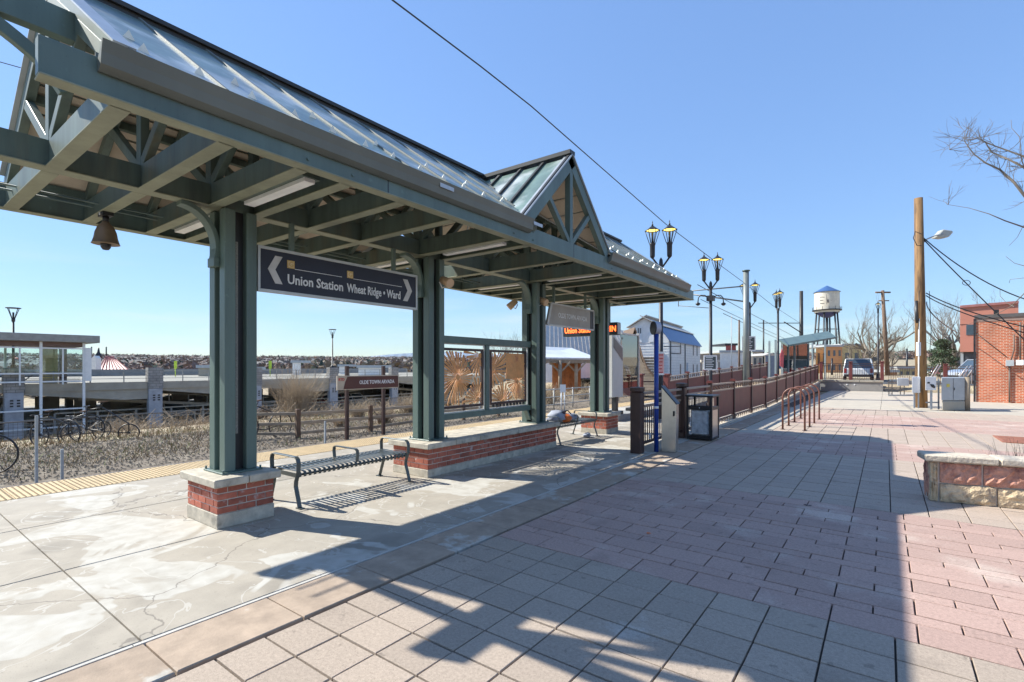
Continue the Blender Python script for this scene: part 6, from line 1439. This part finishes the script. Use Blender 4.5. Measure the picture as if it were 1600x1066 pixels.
for i, (y, pm_, lab) in enumerate(((17.5, carw, 'white car parked on the lower garage level left of the first column'), (26.0, cars, 'silver car parked on the lower garage level behind the fan shaped shrub'), (33.5, carr, 'dark red car parked on the lower garage level behind the station sign'), (36.3, carw, 'white car parked on the lower garage level right of the dark red one'))):
    vehicle(lab, (GXX-5.5, y, -2.85), 0.05, 4.4, 1.8, 1.45, pm_, 'sedan', group='cars parked in the garage')
# mesh fence in front of the garage
t = thing('mesh_fence', 'dark wire mesh fence on the slope in front of the garage', 'fence', (-28, 15, -1.5))
b = MB(); fx = -29.0
ysf = [-6+i*2.4 for i in range(22)]
for y in ysf: q = MB(); q.box((fx-.03,y-.03,hz(fx,y)-.1),(fx+.03,y+.03,hz(fx,y)+1.15)); q.obj('post', M('fence_dark',(.10,.10,.10),.6) if 'fence_dark' not in bpy.data.materials else bpy.data.materials['fence_dark'], t)
fd = bpy.data.materials['fence_dark']
for z in (1.12, .2): 
    q = MB(); q.tube([(fx, y, hz(fx,y)+z) for y in ysf], .03, 5); q.obj('rail', fd, t)
y = ysf[0]
while y < ysf[-1]: b.beam((fx,y,hz(fx,y)+.2),(fx,y,hz(fx,y)+1.1), .012, .012); y += .14
for k in range(7): b.beam((fx,ysf[0],hz(fx,0)+.3+k*.12),(fx,30,hz(fx,0)+.3+k*.12), .012, .012)
b.obj('wire_mesh', fd, t)['kind'] = 'stuff'
# ------------------------------------------------------------------ iron bicycle sculptures
def wheel(b, c, r, ax, n=14, th=.02):
    c = Vector(c); ax = Vector(ax).normalized(); u = ax.cross(Vector((0,0,1))).normalized(); w = u.cross(ax)
    pts = [c+(u*math.cos(a)+w*math.sin(a))*r for a in [k*2*math.pi/24 for k in range(25)]]; b.tube(pts, th, 6, cap=False)
    for k in range(n): a = k*2*math.pi/n; b.tube([c, c+(u*math.cos(a)+w*math.sin(a))*r], .006, 4, cap=False)
    b.tube([c-ax*.05, c+ax*.05], .04, 8)
def iron_cycle(label, p, ang, r1, r2, name='cycle_sculpture'):
    t = thing(name, label, 'sculpture', p, 'iron cycle sculptures beyond the tracks'); p = Vector(p); d = Vector((math.cos(ang), math.sin(ang), 0)); ax = Vector((-d.y, d.x, 0))
    c1 = p+Vector((0,0,r1)); c2 = p+d*(r1+r2+.35)+Vector((0,0,r2))
    for c, r in ((c1,r1),(c2,r2)): b = MB(); wheel(b, c, r, ax, 12 if r > .3 else 8); b.obj('wheel', lampm, t)
    b = MB(); top = c1+Vector((0,0,r1+.25)); b.tube([c1, top, top+ax*.25], .018, 6); b.tube([top, top-ax*.25], .018, 6); b.tube([top-Vector((0,0,.12)), top+d*.4-Vector((0,0,.05)), c2+Vector((0,0,.3)), c2], .02, 6); b.tube([top+d*.35-Vector((0,0,.05)), top+d*.42+Vector((0,0,.12))], .015, 5); b.tube([c1, c1+d*(r1+.2)-Vector((0,0,r1*.3)), c2], .015, 5); b.obj('iron_frame', lampm, t)
    b = MB(); b.prism([top+d*.30+Vector((0,0,.10))-ax*.06, top+d*.55+Vector((0,0,.13)), top+d*.30+Vector((0,0,.10))+ax*.06], (0,0,.04)); b.obj('saddle', pole_w2, t)
iron_cycle('large iron wheeled cycle sculpture at the left edge beyond the tracks', (-15.6, .75, -.58), rad(70), .50, .42)
iron_cycle('iron cycle sculpture with several wheels in the dry grass left of the first column', (-20.2, 4.7, -.72), rad(60), .46, .28)
iron_cycle('second iron cycle sculpture tangled with the first left of the near column', (-20.8, 3.7, -.75), rad(25), .36, .42)
iron_cycle('small iron cycle sculpture standing behind the tangled pair', (-21.5, 4.6, -.78), rad(110), .30, .30)
iron_cycle('rusty iron bicycle sculpture just right of the first column across the tracks', (-15.6, 7.4, -.58), rad(95), .42, .40)
# ------------------------------------------------------------------ dry grass, shrubs
b = MB(); rr = random.Random(33)
for k in range(26000):
    x = -rr.uniform(17.5, 31); y = rr.uniform(-6, 30); z = hz(x, y); h = rr.uniform(.05,.19)*(1 if rr.random() < .85 else 1.8); a = rr.uniform(0,6.28); w = rr.uniform(.008,.02)
    s_ = Vector((math.cos(a)*w, math.sin(a)*w, 0)); tip = Vector((rr.gauss(0,.5)*h, rr.gauss(0,.5)*h, h)); p = Vector((x,y,z-.02)); b.face([p-s_, p+s_, p+tip], 0 if rr.random() < .93 else 1)
o = b.obj('dry_grass', [straw_m, green_g], fix=False); tag(o, 'dry straw coloured grass on the bank beyond the tracks', 'grass', kind='stuff')
b = MB()
for k in range(26000):
    x = -rr.uniform(13.6, 20)**1.0; y = rr.uniform(-3, 24); p = Vector((x,y,-.56)); dens = math.sin(x*1.3)*math.cos(y*.7)+rr.uniform(-.5,.8)+(-x-16)*.2-max(0,y-8)*.06
    if dens < 0: continue
    h = rr.uniform(.03,.16); a = rr.uniform(0,6.28); s_ = Vector((math.cos(a)*.01, math.sin(a)*.01, 0)); b.face([p-s_, p+s_, p+Vector((rr.gauss(0,.6)*h, rr.gauss(0,.6)*h, h))], 0 if rr.random() < .85 else 1)
o = b.obj('weeds', [straw_m, green_g], fix=False); tag(o, 'low dry weeds and scattered green plants in the gravel by the tracks', 'weeds', kind='stuff')
def twiggy(label, c, h, n, mat, seed, group, spread=.5, name='dry_shrub'):
    r = random.Random(seed); c = Vector(c); b = MB()
    for k in range(n):
        a = r.uniform(0,6.28); e = r.uniform(0,1)**.6*spread; L = h*r.uniform(.6,1.05); p = c+Vector((r.gauss(0,.12)*h, r.gauss(0,.12)*h, 0)); d = Vector((math.cos(a)*e, math.sin(a)*e, 1)).normalized()
        m_ = p+d*L*.5+Vector((0,0,.02)); q = m_+(d+Vector((math.cos(a)*e*.7, math.sin(a)*e*.7, -.1*e))).normalized()*L*.5; b.tube([p,m_,q], [.010,.007,.003], 3, cap=False)
        if r.random() < .6: b.tube([m_, m_+Vector((r.uniform(-1,1), r.uniform(-1,1), r.uniform(.3,1)))*L*.25], .004, 3, cap=False)
    o = b.obj(name, mat, fix=False, origin=tuple(c)); tag(o, label, 'shrub', group)
bc = D(463,652,26); bc.z = hz(bc.x, bc.y)
twiggy('large fan shaped pale twiggy shrub between the first column and the station sign', bc, 2.9, 420, twig_m, 1, 'twiggy shrubs', .62)
k = 0
for (x, d_, h, nn) in ((600,20,.8,160),(560,22,.9,160),(640,24,1.1,200),(410,24,.8,120),(310,26,.8,120),(260,26,.6,90),(120,23,.6,90),(190,22,1.0,140),(530,19,.5,120),(700,30,.7,120),(790,34,.8,120),(855,30,1.5,220),(862,33,1.3,160),(845,27,.8,120)):
    c = D(x,650,d_); c.z = hz(c.x, c.y)
    lab = {600:'low tangled shrub under the red station sign',560:'tangled shrub left of the sign posts',640:'bushy dry shrub right of the station sign',410:'small dry shrub beside the first column',310:'small dry shrub on the bank left of the first column',260:'low dry twigs near the garage column',120:'low dry twigs on the bank at the far left',190:'dry shrub among the iron wheels',530:'short dry shrub by the split rail fence',700:'dry shrub behind the left art panel',790:'tall dry shrub behind the right art panel',745:'dry shrub behind the middle of the windscreen',855:'tall twiggy shrub left of the timber porch',862:'second tall twiggy shrub by the timber porch',845:'low twiggy shrub beside the third column'}[x]
    twiggy(lab, c, h, nn, twig_m if k % 3 else twig_d, 40+k, 'twiggy shrubs', .9); k += 1
b = MB()
for i in range(5200):
    y = rr.uniform(6, 44); x = -rr.uniform(21, 40) if y < 30 else -rr.uniform(14.5, 34); z = hz(x,y); p = Vector((x,y,z)); q = p+Vector((rr.gauss(0,.5), rr.gauss(0,.5), rr.uniform(.15,.9)*(1.3 if y > 20 else 1))); b.tube([p, p.lerp(q,.5)+Vector((rr.gauss(0,.12),rr.gauss(0,.12),.05)), q], [.014,.010,.005], 3, cap=False)
o = b.obj('brush', twig_m, fix=False); tag(o, 'tangled dry brush on the slope beyond the tracks', 'brush', kind='stuff')
# ------------------------------------------------------------------ far town, trees and mountains
rr = random.Random(77)
def clump(b, p, s_, m=0):
    c = rr.random()*.98+.01; n = 8
    for k in range(n):
        a = rr.uniform(0,6.28); e = rr.uniform(.2,1); q = p+Vector((math.cos(a)*s_*.5*e, math.sin(a)*s_*.5*e, s_*rr.uniform(.2,.85)))
        u = Vector((rr.uniform(-1,1),rr.uniform(-1,1),rr.uniform(-.5,1)))*s_*.30; v = Vector((rr.uniform(-1,1),rr.uniform(-1,1),rr.uniform(-.5,1)))*s_*.30; b.face([q-u*.6-v*.4, q+v*.8, q+u*.7, q-v*.3+u*.2], m, c=c)
b = MB()
for i in range(26000):
    d_ = 110*(14.0**rr.random()); u = rr.uniform(-500, 1750); 
    if u > 930 and d_ < 260: continue
    p = D(u,573,d_); p.z = hz(p.x,p.y); 
    if -10 < p.x < 60 and p.y < 200: continue
    clump(b, p, rr.uniform(2.6,5.2)*(1+d_/4000), 1 if rr.random() < .10 else 0)
o = b.obj('far_trees', [far_b, far_g], fix=False); tag(o, 'mass of brown leafless town trees reaching to the horizon', 'woods', kind='stuff')
b = MB()
for i in range(900):
    d_ = 200*(5.0**rr.random()); u = rr.uniform(-400, 1000 if rr.random() < .85 else 1700); p = D(u,573,d_); z = hz(p.x,p.y); w, l, h = rr.uniform(7,13), rr.uniform(6,8), rr.uniform(2.4,3.4)
    if p.x > -30 and d_ < 250: continue
    a = rr.uniform(0,3.14); e = Vector((math.cos(a), math.sin(a), 0)); n_ = Vector((-e.y, e.x, 0)); q = V2(p,z)-e*w/2-n_*l/2; c = rr.random()*.98+.01
    k0 = len(b.f); b.prism([q, q+n_*l, q+n_*l+Vector((0,0,h)), q+n_*l/2+Vector((0,0,h+l*.14)), q+Vector((0,0,h))], e*w)
    for j in range(k0, len(b.f)): b.c[j] = c
b.obj('far_houses', far_h, fix=True); tag(bpy.data.objects['far_houses'], 'scattered pale houses among the far trees', 'houses', kind='stuff')
mg = MB(); n = 150
for (u0, u1, hmax, dist, seed) in ((440, 1000, 22, 7500, 1), (1040, 1700, 26, 7000, 5)):
    r_ = random.Random(seed); ph = [r_.uniform(0,6.28) for _ in range(9)]
    top = []; 
    for i in range(n+1):
        f = i/n; u = u0+(u1-u0)*f; hgt = sum(math.sin(f*(3+4.7*k)+ph[k])/(1+k*.9) for k in range(9)); env = math.sin(math.pi*f)**.5
        top.append((u, 573-(14+hmax*.32*(1+hgt*.45))*env*(min(1.0, .45+max(0,u-440)/500) if u0 < 1000 else 1.0)))
    for i in range(n):
        for j in range(4):
            f0, f1 = j/4, (j+1)/4
            def pt(k, f): u, y = top[k]; d_ = dist*(.72+.28*f); return D(u, 573+6-(573+6-y)*f**1.1 + (math.sin(k*1.7+f*9)*1.1 if 0 < f < 1 else 0), d_)
            mg.face([pt(i,f0), pt(i+1,f0), pt(i+1,f1), pt(i,f1)], 0, True)
tag(mg.obj('mountains', mount_m), kind='structure')
hb = MB(); hb.box((-9400,-700,-9), (9400,9300,60)); hz_o = hb.obj('haze', None)
hm = bpy.data.materials.new('haze_air'); hm.use_nodes = True; hn = hm.node_tree.nodes; hn.remove(hn['Principled BSDF']); pv = hn.new('ShaderNodeVolumePrincipled'); pv.inputs['Density'].default_value = 6e-5; pv.inputs['Color'].default_value = (.85,.92,1,1); hm.node_tree.links.new(pv.outputs[0], hn['Material Output'].inputs['Volume'])
hz_o.data.materials.clear(); hz_o.data.materials.append(hm); tag(hz_o, 'thin pale air haze over the whole scene', 'haze', kind='stuff')
print('faces', sum(len(o.data.polygons) for o in SC.objects if o.type == 'MESH'), 'objects', len(SC.objects))
